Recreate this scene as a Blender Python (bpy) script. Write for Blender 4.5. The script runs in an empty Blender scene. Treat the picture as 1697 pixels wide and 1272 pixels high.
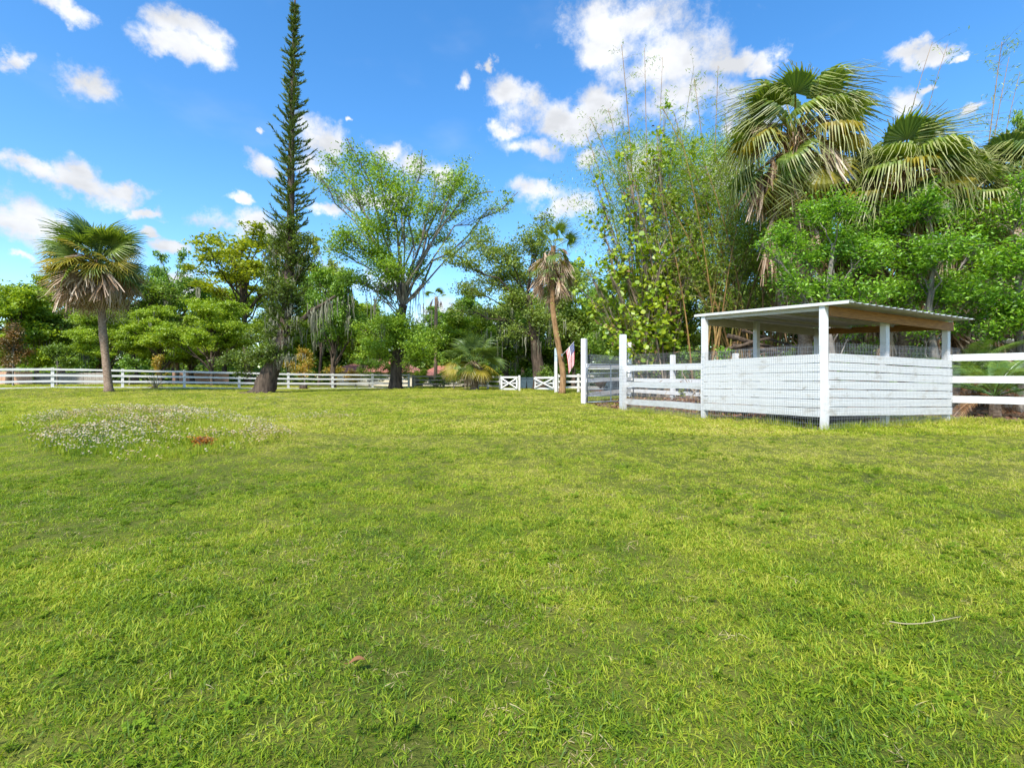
import bpy, math, random
import numpy as np
from mathutils import Vector, Matrix, Euler

R = math.radians
rng = np.random.default_rng(11)
random.seed(11)
scene = bpy.context.scene
COL = scene.collection

# ------------------------------------------------------------------ camera
F, CX, HY, CAMZ = 801.0, 848.5, 632.0, 1.0
cam_d = bpy.data.cameras.new('camera')
cam_d.lens = 17.0
cam_d.sensor_width = 36.0
cam_d.shift_y = -4.0 / 1697.0
cam_d.clip_start = 0.05
cam_d.clip_end = 3000
cam = bpy.data.objects.new('camera', cam_d)
cam.location = (0, 0, CAMZ)
cam.rotation_euler = (R(90), 0, 0)
COL.objects.link(cam)
scene.camera = cam

# ------------------------------------------------------------------ light
SUN_EL, SUN_AZ = R(49), R(200)          # azimuth measured from +Y towards +X
sun_dir = Vector((math.sin(SUN_AZ) * math.cos(SUN_EL), math.cos(SUN_AZ) * math.cos(SUN_EL), math.sin(SUN_EL)))
sd = bpy.data.lights.new('sun', 'SUN')
sd.energy = 3.3
sd.angle = R(5.0)
sd.color = (1.0, 0.94, 0.84)
sun = bpy.data.objects.new('sun', sd)
sun.rotation_euler = (-sun_dir).to_track_quat('-Z', 'Y').to_euler()
sun.location = (0, 0, 50)
COL.objects.link(sun)

world = bpy.data.worlds.new('World')
scene.world = world
world.use_nodes = True
scene.view_settings.view_transform = 'Standard'
scene.view_settings.look = 'None'
scene.view_settings.exposure = 1.1
scene.view_settings.gamma = 1.0
scene.view_settings.use_curve_mapping = False


def build_world():
    nt = world.node_tree
    N, L = nt.nodes, nt.links
    N.clear()
    out = N.new('ShaderNodeOutputWorld')
    bg = N.new('ShaderNodeBackground')
    bg.inputs['Strength'].default_value = 0.143
    L.new(bg.outputs[0], out.inputs[0])
    sky = N.new('ShaderNodeTexSky')
    sky.sky_type = 'NISHITA'
    sky.sun_disc = False
    sky.sun_elevation = SUN_EL
    sky.sun_rotation = SUN_AZ
    sky.air_density = 1.0
    sky.dust_density = 0.6
    sky.ozone_density = 2.0
    hs = N.new('ShaderNodeHueSaturation')
    hs.inputs['Hue'].default_value = 0.5
    hs.inputs['Saturation'].default_value = 1.32
    hs.inputs['Value'].default_value = 1.0
    L.new(sky.outputs[0], hs.inputs['Color'])
    tc = N.new('ShaderNodeTexCoord')
    sep = N.new('ShaderNodeSeparateXYZ')
    L.new(tc.outputs['Generated'], sep.inputs[0])

    def m(op, a, b=None, c=None):
        n = N.new('ShaderNodeMath')
        n.operation = op
        for i, v in enumerate((a, b, c)):
            if v is None:
                continue
            if isinstance(v, (int, float)):
                n.inputs[i].default_value = v
            else:
                L.new(v, n.inputs[i])
        return n.outputs[0]
    az = m('ARCTAN2', sep.outputs[0], sep.outputs[1])
    el = m('ARCSINE', sep.outputs[2])
    comb = N.new('ShaderNodeCombineXYZ')
    L.new(az, comb.inputs[0])
    L.new(el, comb.inputs[1])

    def noise(scale, detail, rough=0.55, off=(0, 0, 0), stretch=(1, 1, 1)):
        mp = N.new('ShaderNodeMapping')
        mp.inputs['Location'].default_value = off
        mp.inputs['Scale'].default_value = stretch
        L.new(tc.outputs['Generated'], mp.inputs[0])
        n = N.new('ShaderNodeTexNoise')
        n.inputs['Scale'].default_value = scale
        n.inputs['Detail'].default_value = detail
        n.inputs['Roughness'].default_value = rough
        L.new(mp.outputs[0], n.inputs['Vector'])
        return n
    w1 = noise(9, 7, 0.6)

    def vm(op, a, b):
        n = N.new('ShaderNodeVectorMath')
        n.operation = op
        for i, v in enumerate((a, b)):
            if isinstance(v, tuple):
                n.inputs[i].default_value = v
            else:
                L.new(v, n.inputs[i])
        return n
    wv = vm('SUBTRACT', w1.outputs['Color'], (0.5, 0.5, 0.5))
    wv = vm('MULTIPLY', wv.outputs[0], (0.17, 0.11, 0.0))
    pos = vm('ADD', comb.outputs[0], wv.outputs[0]).outputs[0]
    blobs = [(135, 128, 85, 30), (160, 150, 60, 24), (320, 92, 80, 22), (300, 78, 50, 18), (0, 92, 26, 22),
             (140, 300, 130, 22), (140, 278, 60, 26), (60, 284, 65, 16), (220, 312, 60, 16), (30, 366, 70, 36), (0, 350, 60, 28),
             (245, 348, 48, 9), (225, 378, 28, 10), (270, 404, 62, 14), (28, 420, 32, 8), (180, 410, 40, 10),
             (425, 277, 36, 16), (540, 226, 46, 34), (520, 262, 40, 18), (640, 246, 46, 20), (690, 274, 60, 28), (735, 290, 28, 28),
             (380, 325, 30, 8), (405, 366, 55, 24), (440, 385, 60, 20), (540, 341, 40, 9), (620, 330, 60, 20),
             (770, 142, 22, 15), (812, 118, 14, 8), (577, 181, 9, 5), (438, 221, 9, 5),
             (858, 160, 46, 24), (940, 194, 110, 28), (990, 180, 70, 26), (880, 244, 58, 18), (845, 220, 30, 14),
             (1000, 84, 52, 26), (1100, 96, 120, 46), (1150, 165, 90, 38), (890, 322, 52, 20), (985, 258, 32, 18), (950, 345, 44, 22),
             (1222, 88, 60, 18), (1270, 205, 50, 50), (1200, 300, 60, 40), (1060, 270, 60, 30), (1270, 90, 24, 20),
             (1530, 86, 50, 13), (1495, 165, 45, 24), (1540, 136, 26, 8), (1620, 178, 34, 9), (1590, 80, 14, 6), (1420, 330, 60, 40),
             (320, 50, 70, 26), (1040, 30, 120, 36), (110, 20, 60, 18), (640, 470, 40, 30), (760, 540, 80, 40), (560, 470, 50, 30), (300, 470, 70, 26)]
    ell = []
    for (px, py, rx, ry) in blobs:
        a = math.atan((px - CX) / F)
        e = math.atan((HY - py) / F * math.cos(a))
        ell.append((a, e, rx / F * math.cos(a) ** 2 * 1.06, ry / F * math.cos(a) * 1.05))
    rr = random.Random(5)
    for k in range(26):            # the same kind of clouds go on round the rest of the sky
        a = rr.uniform(0.95, 2 * math.pi - 0.95)
        if a > math.pi:
            a -= 2 * math.pi
        e = rr.uniform(0.12, 1.0)
        s = rr.uniform(0.07, 0.2)
        ell.append((a, e, s / max(0.4, math.cos(e)), s * 0.35))
    fld = None
    for (a, e, sx, sy) in ell:
        d = vm('SUBTRACT', pos, (a, e, 0.0)).outputs[0]
        d = vm('MULTIPLY', d, (1 / sx, 1 / sy, 0.0)).outputs[0]
        n = N.new('ShaderNodeVectorMath')
        n.operation = 'LENGTH'
        L.new(d, n.inputs[0])
        v = n.outputs['Value']
        fld = v if fld is None else m('SMOOTH_MIN', fld, v, 0.35)
    n2 = noise(17, 10, 0.66, (3, 1, 2))
    n3 = noise(5, 4, 0.5, (7, 2, 1), (1, 1, 2.2))
    dens = m('SUBTRACT', 1.08, fld)
    dens = m('ADD', dens, m('MULTIPLY', m('SUBTRACT', n2.outputs['Fac'], 0.5), 2.1))
    ss = N.new('ShaderNodeMapRange')
    ss.interpolation_type = 'SMOOTHSTEP'
    ss.inputs['From Min'].default_value = 0.0
    ss.inputs['From Max'].default_value = 0.82
    L.new(dens, ss.inputs['Value'])
    # thin veils between the cumulus
    veil = N.new('ShaderNodeMapRange')
    veil.interpolation_type = 'SMOOTHSTEP'
    veil.inputs['From Min'].default_value = 0.52
    veil.inputs['From Max'].default_value = 0.85
    veil.inputs['To Max'].default_value = 0.14
    L.new(n3.outputs['Fac'], veil.inputs['Value'])
    alpha = m('MAXIMUM', m('MULTIPLY', ss.outputs[0], 0.97), veil.outputs[0])
    shade = N.new('ShaderNodeMapRange')
    shade.inputs['From Min'].default_value = 0.35
    shade.inputs['From Max'].default_value = 0.7
    shade.inputs['To Min'].default_value = 0.72
    shade.inputs['To Max'].default_value = 1.08
    n4 = noise(13, 5, 0.5, (1, 5, 2), (1, 1, 1.6))
    L.new(n4.outputs['Fac'], shade.inputs['Value'])
    cc = N.new('ShaderNodeMix')
    cc.data_type = 'RGBA'
    cc.blend_type = 'MULTIPLY'
    cc.inputs['Factor'].default_value = 1.0
    cc.inputs[6].default_value = (3.55, 3.62, 3.75, 1)
    L.new(shade.outputs[0], cc.inputs[7])
    mix = N.new('ShaderNodeMix')
    mix.data_type = 'RGBA'
    L.new(alpha, mix.inputs['Factor'])
    L.new(hs.outputs[0], mix.inputs[6])
    L.new(cc.outputs[2], mix.inputs[7])
    L.new(mix.outputs[2], bg.inputs['Color'])


build_world()
cy = scene.cycles
cy.max_bounces = 10
cy.diffuse_bounces = 6
cy.glossy_bounces = 2
cy.transmission_bounces = 6
cy.transparent_max_bounces = 8
cy.caustics_reflective = False
cy.caustics_refractive = False


# ------------------------------------------------------------------ helpers
def P(px, py, d):
    return np.array([(px - CX) / F * d, d, CAMZ + (HY - py) / F * d])


def smooth(a, b, x):
    t = np.clip((np.asarray(x, float) - a) / (b - a), 0, 1)
    return t * t * (3 - 2 * t)


GY = [-60, 0, 9, 13, 16, 20, 24, 28, 32, 36, 41, 60, 120, 700]
GZ = [0, 0, 0.0, .02, .05, .13, .22, .30, .33, .36, .41, .45, .5, .6]


def gz(x, y, fine=True):
    x = np.asarray(x, float)
    y = np.asarray(y, float)
    z = np.interp(y, GY, GZ)
    z = z + .27 * smooth(-14, -29, x) * smooth(22, 30, y)
    # low flower mound on the left
    z = z + .27 * np.exp(-(((x + 7.2 + (y - 9.5) * .86) / 2.3) ** 2 + ((y - 9.8) / 3.4) ** 2) ** 1.5)
    if fine:
        z = z + .012 * np.sin(1.9 * x + 1.3 * np.sin(1.1 * y)) * np.sin(2.3 * y + .7 * x) + .008 * np.sin(5.1 * x + 2) * np.sin(4.7 * y + 1 + x)
    return z


def G(px, d, dz=0.0):
    x = (px - CX) / F * d
    return np.array([x, d, float(gz(x, d)) + dz])


class MB:
    """collects quads / triangles and links them as one mesh object"""

    def __init__(self):
        self.v, self.f4, self.f3, self.n = [], [], [], 0
        self.m4, self.m3 = [], []

    def add(self, v, f4=None, f3=None, mi=0):
        v = np.asarray(v, float).reshape(-1, 3)
        if f4 is not None and len(f4):
            f4 = np.asarray(f4, int).reshape(-1, 4) + self.n
            self.f4.append(f4)
            self.m4.append(np.full(len(f4), mi))
        if f3 is not None and len(f3):
            f3 = np.asarray(f3, int).reshape(-1, 3) + self.n
            self.f3.append(f3)
            self.m3.append(np.full(len(f3), mi))
        self.v.append(v)
        self.n += len(v)

    def box(self, c, s, rz=0.0, mi=0):
        c = np.asarray(c, float)
        h = np.asarray(s, float) / 2
        v = np.array([[-1, -1, -1], [1, -1, -1], [1, 1, -1], [-1, 1, -1], [-1, -1, 1], [1, -1, 1], [1, 1, 1], [-1, 1, 1]]) * h
        ca, sa = math.cos(rz), math.sin(rz)
        v = np.stack([v[:, 0] * ca - v[:, 1] * sa, v[:, 0] * sa + v[:, 1] * ca, v[:, 2]], 1) + c
        self.add(v, [[0, 3, 2, 1], [4, 5, 6, 7], [0, 1, 5, 4], [1, 2, 6, 5], [2, 3, 7, 6], [3, 0, 4, 7]], mi=mi)

    def beam(self, p, q, w, h, seg=1, wob=0.0, rg=None, mi=0):
        """board from p to q, w thick (horizontal), h high (vertical); can be slightly uneven"""
        p, q = np.asarray(p, float), np.asarray(q, float)
        d = q - p
        d = d / np.linalg.norm(d)
        side = np.cross(d, [0, 0, 1])
        side /= np.linalg.norm(side)
        up = np.cross(side, d)
        vs, fs = [], []
        for k in range(seg + 1):
            c = p + (q - p) * k / seg
            a = b = s = 0.0
            if wob and rg is not None:
                a, b, s = rg.normal(0, wob, 3)
            vs += [c - side * w / 2 - up * (h / 2 + a) + side * s * .5, c + side * w / 2 - up * (h / 2 + a) + side * s * .5,
                   c + side * w / 2 + up * (h / 2 + b) + side * s * .5, c - side * w / 2 + up * (h / 2 + b) + side * s * .5]
            if k:
                o, n = (k - 1) * 4, k * 4
                for i in range(4):
                    j = (i + 1) % 4
                    fs.append([o + i, o + j, n + j, n + i])
        fs.append([3, 2, 1, 0])
        e = seg * 4
        fs.append([e, e + 1, e + 2, e + 3])
        self.add(vs, fs, mi=mi)

    def tube(self, pts, rad, sides=6, cap=True, mi=0, jit=0.0):
        pts = np.asarray(pts, float)
        n = len(pts)
        rad = np.broadcast_to(np.asarray(rad, float), (n,))
        t = np.gradient(pts, axis=0)
        t /= np.linalg.norm(t, axis=1)[:, None] + 1e-9
        ref = np.array([0, 0, 1.0]) if abs(t[0, 2]) < .9 else np.array([1.0, 0, 0])
        u = np.cross(t, ref)
        u /= np.linalg.norm(u, axis=1)[:, None] + 1e-9
        w = np.cross(t, u)
        a = np.arange(sides) / sides * 2 * np.pi
        rj = rad[:, None] * (1 + jit * np.random.default_rng(n * sides).normal(0, 1, (n, sides))) if jit else np.repeat(rad[:, None], sides, 1)
        v = pts[:, None, :] + rj[:, :, None] * (np.cos(a)[None, :, None] * u[:, None, :] + np.sin(a)[None, :, None] * w[:, None, :])
        i = np.arange(n - 1)[:, None] * sides
        j = np.arange(sides)[None, :]
        k = (j + 1) % sides
        f = np.stack([i + j, i + k, i + sides + k, i + sides + j], -1).reshape(-1, 4)
        v = v.reshape(-1, 3)
        if cap:
            v = np.vstack([v, pts[0], pts[-1]])
            c0, c1 = n * sides, n * sides + 1
            jj = np.arange(sides)
            kk = (jj + 1) % sides
            f3 = np.vstack([np.stack([np.full(sides, c0), kk, jj], 1), np.stack([np.full(sides, c1), (n - 1) * sides + jj, (n - 1) * sides + kk], 1)])
            self.add(v, f, f3, mi)
        else:
            self.add(v, f, None, mi)

    def lathe(self, c, prof, sides=20, mi=0, sx=1.0, sy=1.0, rz=0.0):
        prof = np.asarray(prof, float)
        a = np.arange(sides) / sides * 2 * np.pi
        x = prof[:, 0][:, None] * np.cos(a) * sx
        y = prof[:, 0][:, None] * np.sin(a) * sy
        z = np.repeat(prof[:, 1][:, None], sides, 1)
        X = x * math.cos(rz) - y * math.sin(rz)
        Y = x * math.sin(rz) + y * math.cos(rz)
        v = np.stack([X, Y, z], -1).reshape(-1, 3) + np.asarray(c, float)
        n = len(prof)
        i = np.arange(n - 1)[:, None] * sides
        j = np.arange(sides)[None, :]
        k = (j + 1) % sides
        self.add(v, np.stack([i + j, i + k, i + sides + k, i + sides + j], -1).reshape(-1, 4), mi=mi)

    def mesh(self, name, mats, origin=(0, 0, 0), smooth_=False):
        if not isinstance(mats, (list, tuple)):
            mats = [mats]
        me = bpy.data.meshes.new(name)
        v = np.vstack(self.v) - np.asarray(origin, float)
        f4 = np.vstack(self.f4) if self.f4 else np.zeros((0, 4), int)
        f3 = np.vstack(self.f3) if self.f3 else np.zeros((0, 3), int)
        me.vertices.add(len(v))
        me.vertices.foreach_set('co', v.astype(np.float32).ravel())
        nl = f4.size + f3.size
        me.loops.add(nl)
        me.loops.foreach_set('vertex_index', np.concatenate([f4.ravel(), f3.ravel()]).astype(np.int32))
        me.polygons.add(len(f4) + len(f3))
        ls = np.concatenate([np.arange(len(f4)) * 4, f4.size + np.arange(len(f3)) * 3]).astype(np.int32)
        me.polygons.foreach_set('loop_start', ls)
        try:
            me.polygons.foreach_set('loop_total', np.concatenate([np.full(len(f4), 4), np.full(len(f3), 3)]).astype(np.int32))
        except Exception:
            pass
        mi = np.concatenate([np.concatenate(self.m4) if self.m4 else np.zeros(0), np.concatenate(self.m3) if self.m3 else np.zeros(0)]).astype(np.int32)
        for m_ in mats:
            me.materials.append(m_)
        if len(mats) > 1:
            me.polygons.foreach_set('material_index', mi)
        me.polygons.foreach_set('use_smooth', np.full(len(f4) + len(f3), bool(smooth_)))
        me.update(calc_edges=True)
        return me


def link(name, data, parent=None, loc=(0, 0, 0), rot=(0, 0, 0), scl=(1, 1, 1)):
    o = bpy.data.objects.new(name, data)
    o.location = loc
    o.rotation_euler = rot
    o.scale = scl
    if parent is not None:
        o.parent = parent
    COL.objects.link(o)
    return o


def tag(o, label=None, cat=None, group=None, kind=None):
    if label:
        o['label'] = label
    if cat:
        o['category'] = cat
    if group:
        o['group'] = group
    if kind:
        o['kind'] = kind
    return o


def thing(name, label, cat, loc, group=None, rz=0.0, scl=(1, 1, 1)):
    o = link(name, None, None, loc, (0, 0, rz), scl)
    o.empty_display_size = .2
    return tag(o, label, cat, group)


def part(name, mb, mats, root, smooth_=False, origin=None):
    org = np.array(root.location) if origin is None else origin
    return link(name, mb.mesh(name, mats, org, smooth_), root)


# ------------------------------------------------------------------ materials
def newmat(name):
    m = bpy.data.materials.new(name)
    m.use_nodes = True
    nt = m.node_tree
    nt.nodes.clear()
    out = nt.nodes.new('ShaderNodeOutputMaterial')
    return m, nt, nt.nodes, nt.links, out


def ramp(N, stops, interp='LINEAR'):
    r = N.new('ShaderNodeValToRGB')
    r.color_ramp.interpolation = interp
    el = r.color_ramp.elements
    while len(el) < len(stops):
        el.new(0.5)
    for e, (p, c) in zip(el, stops):
        e.position = p
        e.color = (c[0], c[1], c[2], 1)
    return r


def tnoise(N, L, vec, scale, detail=3, rough=.5, stretch=None, off=None):
    if stretch or off:
        mp = N.new('ShaderNodeMapping')
        if stretch:
            mp.inputs['Scale'].default_value = stretch
        if off:
            mp.inputs['Location'].default_value = off
        L.new(vec, mp.inputs[0])
        vec = mp.outputs[0]
    n = N.new('ShaderNodeTexNoise')
    n.inputs['Scale'].default_value = scale
    n.inputs['Detail'].default_value = detail
    n.inputs['Roughness'].default_value = rough
    L.new(vec, n.inputs['Vector'])
    return n.outputs['Fac']


def math_(N, L, op, a, b=None):
    n = N.new('ShaderNodeMath')
    n.operation = op
    for i, v in enumerate((a, b)):
        if v is None:
            continue
        if isinstance(v, (int, float)):
            n.inputs[i].default_value = v
        else:
            L.new(v, n.inputs[i])
    return n.outputs[0]


def mixc(N, L, fac, a, b, mode='MIX'):
    n = N.new('ShaderNodeMix')
    n.data_type = 'RGBA'
    n.blend_type = mode
    for i, v in ((0, fac), (6, a), (7, b)):
        if isinstance(v, (int, float)):
            n.inputs[i].default_value = v
        elif isinstance(v, tuple):
            n.inputs[i].default_value = (*v, 1)
        else:
            L.new(v, n.inputs[i])
    return n.outputs[2]


def leaf_shader(N, L, out, col, transl, gloss=.06, rough=.45, tcol=(1.25, 1.2, .45)):
    d = N.new('ShaderNodeBsdfDiffuse')
    t = N.new('ShaderNodeBsdfTranslucent')
    g = N.new('ShaderNodeBsdfGlossy')
    g.inputs['Roughness'].default_value = rough
    g.inputs['Color'].default_value = (.9, .95, 1, 1)
    L.new(col, d.inputs['Color'])
    L.new(mixc(N, L, 1.0, col, tcol, 'MULTIPLY'), t.inputs['Color'])
    m1 = N.new('ShaderNodeMixShader')
    m1.inputs[0].default_value = transl
    L.new(d.outputs[0], m1.inputs[1])
    L.new(t.outputs[0], m1.inputs[2])
    m2 = N.new('ShaderNodeMixShader')
    m2.inputs[0].default_value = gloss
    L.new(m1.outputs[0], m2.inputs[1])
    L.new(g.outputs[0], m2.inputs[2])
    L.new(m2.outputs[0], out.inputs[0])


def leafmat(name, cols, transl=.42, nscale=.45, gloss=.025, obj_rand=False, tcol=(1.25, 1.2, .45)):
    """cols: colours that single leaves take at random; a slow noise shifts whole sprays between young and old leaf"""
    m, nt, N, L, out = newmat(name)
    ge = N.new('ShaderNodeNewGeometry')
    nz = tnoise(N, L, ge.outputs['Position'], nscale, 3, .6)
    fac = math_(N, L, 'ADD', math_(N, L, 'MULTIPLY', ge.outputs['Random Per Island'], .6), math_(N, L, 'MULTIPLY', math_(N, L, 'SUBTRACT', nz, .3), 1.0))
    if obj_rand:
        oi = N.new('ShaderNodeObjectInfo')
        fac = math_(N, L, 'ADD', fac, math_(N, L, 'MULTIPLY', math_(N, L, 'SUBTRACT', oi.outputs['Random'], .5), .5))
    k = len(cols)
    r = ramp(N, [((i + .5) / k, c) for i, c in enumerate(cols)])
    L.new(fac, r.inputs[0])
    leaf_shader(N, L, out, r.outputs[0], transl, gloss, tcol=tcol)
    return m


def surf(name, build, rough=.7, bump=None, metallic=0.0, spec=.35):
    m, nt, N, L, out = newmat(name)
    b = N.new('ShaderNodeBsdfPrincipled')
    b.inputs['Roughness'].default_value = rough
    b.inputs['Metallic'].default_value = metallic
    b.inputs['Specular IOR Level'].default_value = spec
    tc = N.new('ShaderNodeTexCoord')
    col, h = build(N, L, tc.outputs['Object'])
    L.new(col, b.inputs['Base Color'])
    if h is not None and bump:
        bp = N.new('ShaderNodeBump')
        bp.inputs['Strength'].default_value = bump[0]
        bp.inputs['Distance'].default_value = bump[1]
        L.new(h, bp.inputs['Height'])
        L.new(bp.outputs[0], b.inputs['Normal'])
    L.new(b.outputs[0], out.inputs[0])
    return m


def paint_white(base, dirt, amount, gscale=(1, 1, 14)):
    def f(N, L, co):
        g = tnoise(N, L, co, 3.0, 5, .65, gscale)
        s = tnoise(N, L, co, 1.3, 5, .7, (1, 1, 2.2), (4, 2, 1))
        s2 = tnoise(N, L, co, 9.0, 4, .7, (.6, .6, 2.0), (1, 7, 1))
        r1 = ramp(N, [(.57, (0, 0, 0)), (.75, (1, 1, 1))])
        L.new(s, r1.inputs[0])
        r2 = ramp(N, [(.62, (0, 0, 0)), (.72, (1, 1, 1))])
        L.new(s2, r2.inputs[0])
        c = mixc(N, L, g, tuple(x * .93 for x in base), base)
        sp = N.new('ShaderNodeSeparateXYZ')
        L.new(co, sp.inputs[0])
        low = N.new('ShaderNodeMapRange')
        low.inputs['From Min'].default_value = .05
        low.inputs['From Max'].default_value = .62
        low.inputs['To Min'].default_value = .55
        low.inputs['To Max'].default_value = 0.0
        L.new(sp.outputs[2], low.inputs['Value'])
        rl = ramp(N, [(.38, (0, 0, 0)), (.68, (1, 1, 1))])
        L.new(tnoise(N, L, co, 5.0, 6, .75, (1, 1, 1.5), (2, 3, 5)), rl.inputs[0])
        c = mixc(N, L, math_(N, L, 'MULTIPLY', low.outputs[0], rl.outputs[0]), c, tuple(x * .85 for x in dirt))
        c = mixc(N, L, math_(N, L, 'MULTIPLY', r1.outputs[0], amount), c, dirt)
        c = mixc(N, L, math_(N, L, 'MULTIPLY', r2.outputs[0], amount * .8), c, tuple(x * .7 for x in dirt))
        return c, g
    return f


def two(c1, c2, scale, stretch=(1, 1, 1), detail=5, lo=.35, hi=.65):
    def f(N, L, co):
        n = tnoise(N, L, co, scale, detail, .62, stretch)
        r = ramp(N, [(lo, c1), (hi, c2)])
        L.new(n, r.inputs[0])
        return r.outputs[0], n
    return f


M = {}
M['white_board'] = surf('painted_board', paint_white((.66, .67, .67), (.30, .24, .16), .75), .62, (.25, .004))
M['white_post'] = surf('painted_post', paint_white((.66, .67, .68), (.34, .29, .20), .40, (14, 14, 1)), .6, (.25, .004))
M['white_fence'] = surf('painted_fence', paint_white((.68, .67, .645), (.42, .40, .32), .3), .6)
M['grey_wood'] = surf('weathered_wood', two((.17, .155, .125), (.36, .33, .28), 4, (1, 1, 9)), .85)
M['brown_wood'] = surf('stained_wood', two((.19, .085, .022), (.36, .175, .05), 5, (1, 1, 9)), .6, (.2, .003))
M['pale_beam'] = surf('pale_beam', two((.42, .38, .32), (.56, .52, .45), 4, (1, 1, 8)), .7)
M['roof_metal'] = surf('corrugated_metal', two((.42, .43, .43), (.58, .59, .58), 2.5, (1, 1, 1)), .42, None, .35, .5)
M['trim'] = surf('white_trim', two((.56, .56, .53), (.68, .68, .65), 6, (1, 1, 1)), .5)
M['wire'] = surf('galvanised_wire', two((.22, .24, .26), (.36, .38, .41), 8), .45, None, .4)
M['gate_metal'] = surf('grey_gate_tube', two((.13, .16, .19), (.2, .24, .28), 6), .45, None, .4)
M['blue_post'] = surf('pale_blue_paint', two((.42, .52, .58), (.52, .62, .66), 4), .6)
M['bark_dark'] = surf('dark_bark', two((.035, .025, .018), (.125, .092, .066), 7, (1, 1, .22), 6), .95, (.9, .05))
M['bark_grey'] = surf('grey_bark', two((.10, .085, .07), (.27, .245, .215), 6, (1, 1, .3), 6), .95, (.8, .04))
M['palm_trunk'] = surf('palm_trunk', two((.16, .105, .07), (.34, .25, .18), 9, (1, 1, 1.6), 6), .95, (.9, .05))
M['thin_palm_trunk'] = surf('slim_palm_trunk', two((.17, .095, .04), (.36, .22, .11), 8, (1, 1, .3), 6), .9, (.7, .03))
M['culm'] = surf('bamboo_culm', two((.17, .095, .032), (.33, .215, .075), 3, (1, 1, .25)), .5, None, 0, .3)
M['culm_green'] = surf('bamboo_culm_green', two((.10, .11, .02), (.24, .19, .05), 3, (1, 1, .25)), .5, None, 0, .3)
M['stem'] = surf('shrub_stem', two((.16, .12, .085), (.33, .27, .20), 7, (1, 1, .4)), .9)
M['dead_wood'] = surf('dead_wood', two((.20, .16, .12), (.44, .38, .30), 6, (1, 1, 1)), .9)
M['moss'] = leafmat('spanish_moss', [(.12, .125, .085), (.21, .215, .15), (.31, .31, .23)], .25, .8, 0.0, tcol=(1, 1, .9))
M['red_roof'] = surf('red_tile_roof', two((.36, .13, .10), (.55, .27, .22), 3, (1, 1, 4)), .75)
M['cream_wall'] = surf('cream_stucco', two((.55, .49, .38), (.68, .62, .5), 3), .85)
M['dark_glass'] = surf('dark_window', two((.02, .025, .03), (.05, .06, .07), 3), .15, None, 0, .6)
M['pink_boards'] = surf('pinkish_boards', two((.40, .22, .14), (.60, .38, .27), 5, (6, 6, 1)), .85)
M['grey_boards'] = surf('grey_boards', two((.22, .19, .16), (.38, .34, .30), 5, (6, 6, 1)), .85)
M['bin'] = surf('blue_grey_bin', two((.045, .075, .10), (.07, .11, .14), 5), .5)
M['black'] = surf('black_rubber', two((.010, .011, .013), (.026, .028, .032), 6), .55)
M['rim'] = surf('grey_wheel_rim', two((.10, .10, .095), (.2, .2, .19), 6), .5)
M['clay'] = surf('brown_pot', two((.13, .06, .035), (.22, .11, .06), 5), .8)
M['wall_grey'] = surf('pale_grey_siding', two((.40, .41, .42), (.52, .53, .54), 2), .8)
M['dry'] = leafmat('dry_leaf', [(.16, .075, .03), (.28, .14, .06), (.38, .25, .13)], .2, 1.2, .02, tcol=(1.1, .9, .6))
M['rust'] = leafmat('rusty_leaf', [(.22, .08, .02), (.36, .15, .03), (.46, .26, .06)], .3, 2.0, .0, tcol=(1.1, .9, .5))
M['litter'] = leafmat('leaf_litter', [(.07, .035, .022), (.16, .075, .045), (.26, .14, .08), (.34, .23, .14)], .1, 1.5, .0, tcol=(1.1, .9, .6))
M['twig'] = surf('pale_twig', two((.26, .22, .12), (.38, .33, .20), 9), .8)
M['flag_red'] = surf('flag_red', two((.42, .03, .05), (.5, .05, .07), 6), .8)
M['flag_white'] = surf('flag_white', two((.68, .67, .68), (.78, .77, .77), 6), .8)
M['flag_blue'] = surf('flag_blue', two((.03, .05, .19), (.05, .075, .24), 6), .8)

# foliage
M['oak_leaf'] = leafmat('oak_leaf', [(0.097, 0.192, 0.022), (0.186, 0.324, 0.030), (0.305, 0.459, 0.042), (0.436, 0.594, 0.058)])
M['mid_leaf'] = leafmat('mid_leaf', [(0.097, 0.189, 0.029), (0.183, 0.328, 0.037), (0.301, 0.468, 0.052)])
M['bright_leaf'] = leafmat('bright_leaf', [(0.153, 0.248, 0.021), (0.286, 0.412, 0.028), (0.428, 0.544, 0.037)])
M['dark_leaf'] = leafmat('dark_leaf', [(0.095, 0.161, 0.023), (0.177, 0.280, 0.033), (0.283, 0.408, 0.046)])
M['yellow_leaf'] = leafmat('yellow_leaf', [(0.174, 0.230, 0.020), (0.323, 0.391, 0.024), (0.460, 0.483, 0.033)])
M['grey_leaf'] = leafmat('grey_green_leaf', [(0.131, 0.198, 0.050), (0.237, 0.326, 0.069), (0.369, 0.466, 0.091)])
M['pepper_leaf'] = leafmat('pepper_leaf', [(0.071, 0.177, 0.017), (0.150, 0.326, 0.024), (0.252, 0.467, 0.034), (0.363, 0.578, 0.052)], .42, .7, .04)
M['grape_leaf'] = leafmat('round_leaf', [(.08, .17, .014), (.17, .30, .018), (.27, .40, .022), (.38, .47, .03), (.50, .52, .05)], .45, .8, .03)
M['grape_red'] = leafmat('withered_round_leaf', [(.15, .07, .035), (.26, .14, .07), (.36, .22, .12)], .3, 1.2, .04, tcol=(1.1, .9, .6))
M['bamboo_leaf'] = leafmat('bamboo_leaf', [(.11, .21, .016), (.20, .34, .026), (.32, .45, .04), (.45, .50, .07)], .4, .6, .04)
M['pine_leaf'] = leafmat('pine_needle', [(0.075, 0.126, 0.025), (0.133, 0.203, 0.036), (0.208, 0.288, 0.048)], .35, .6, .03)
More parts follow.
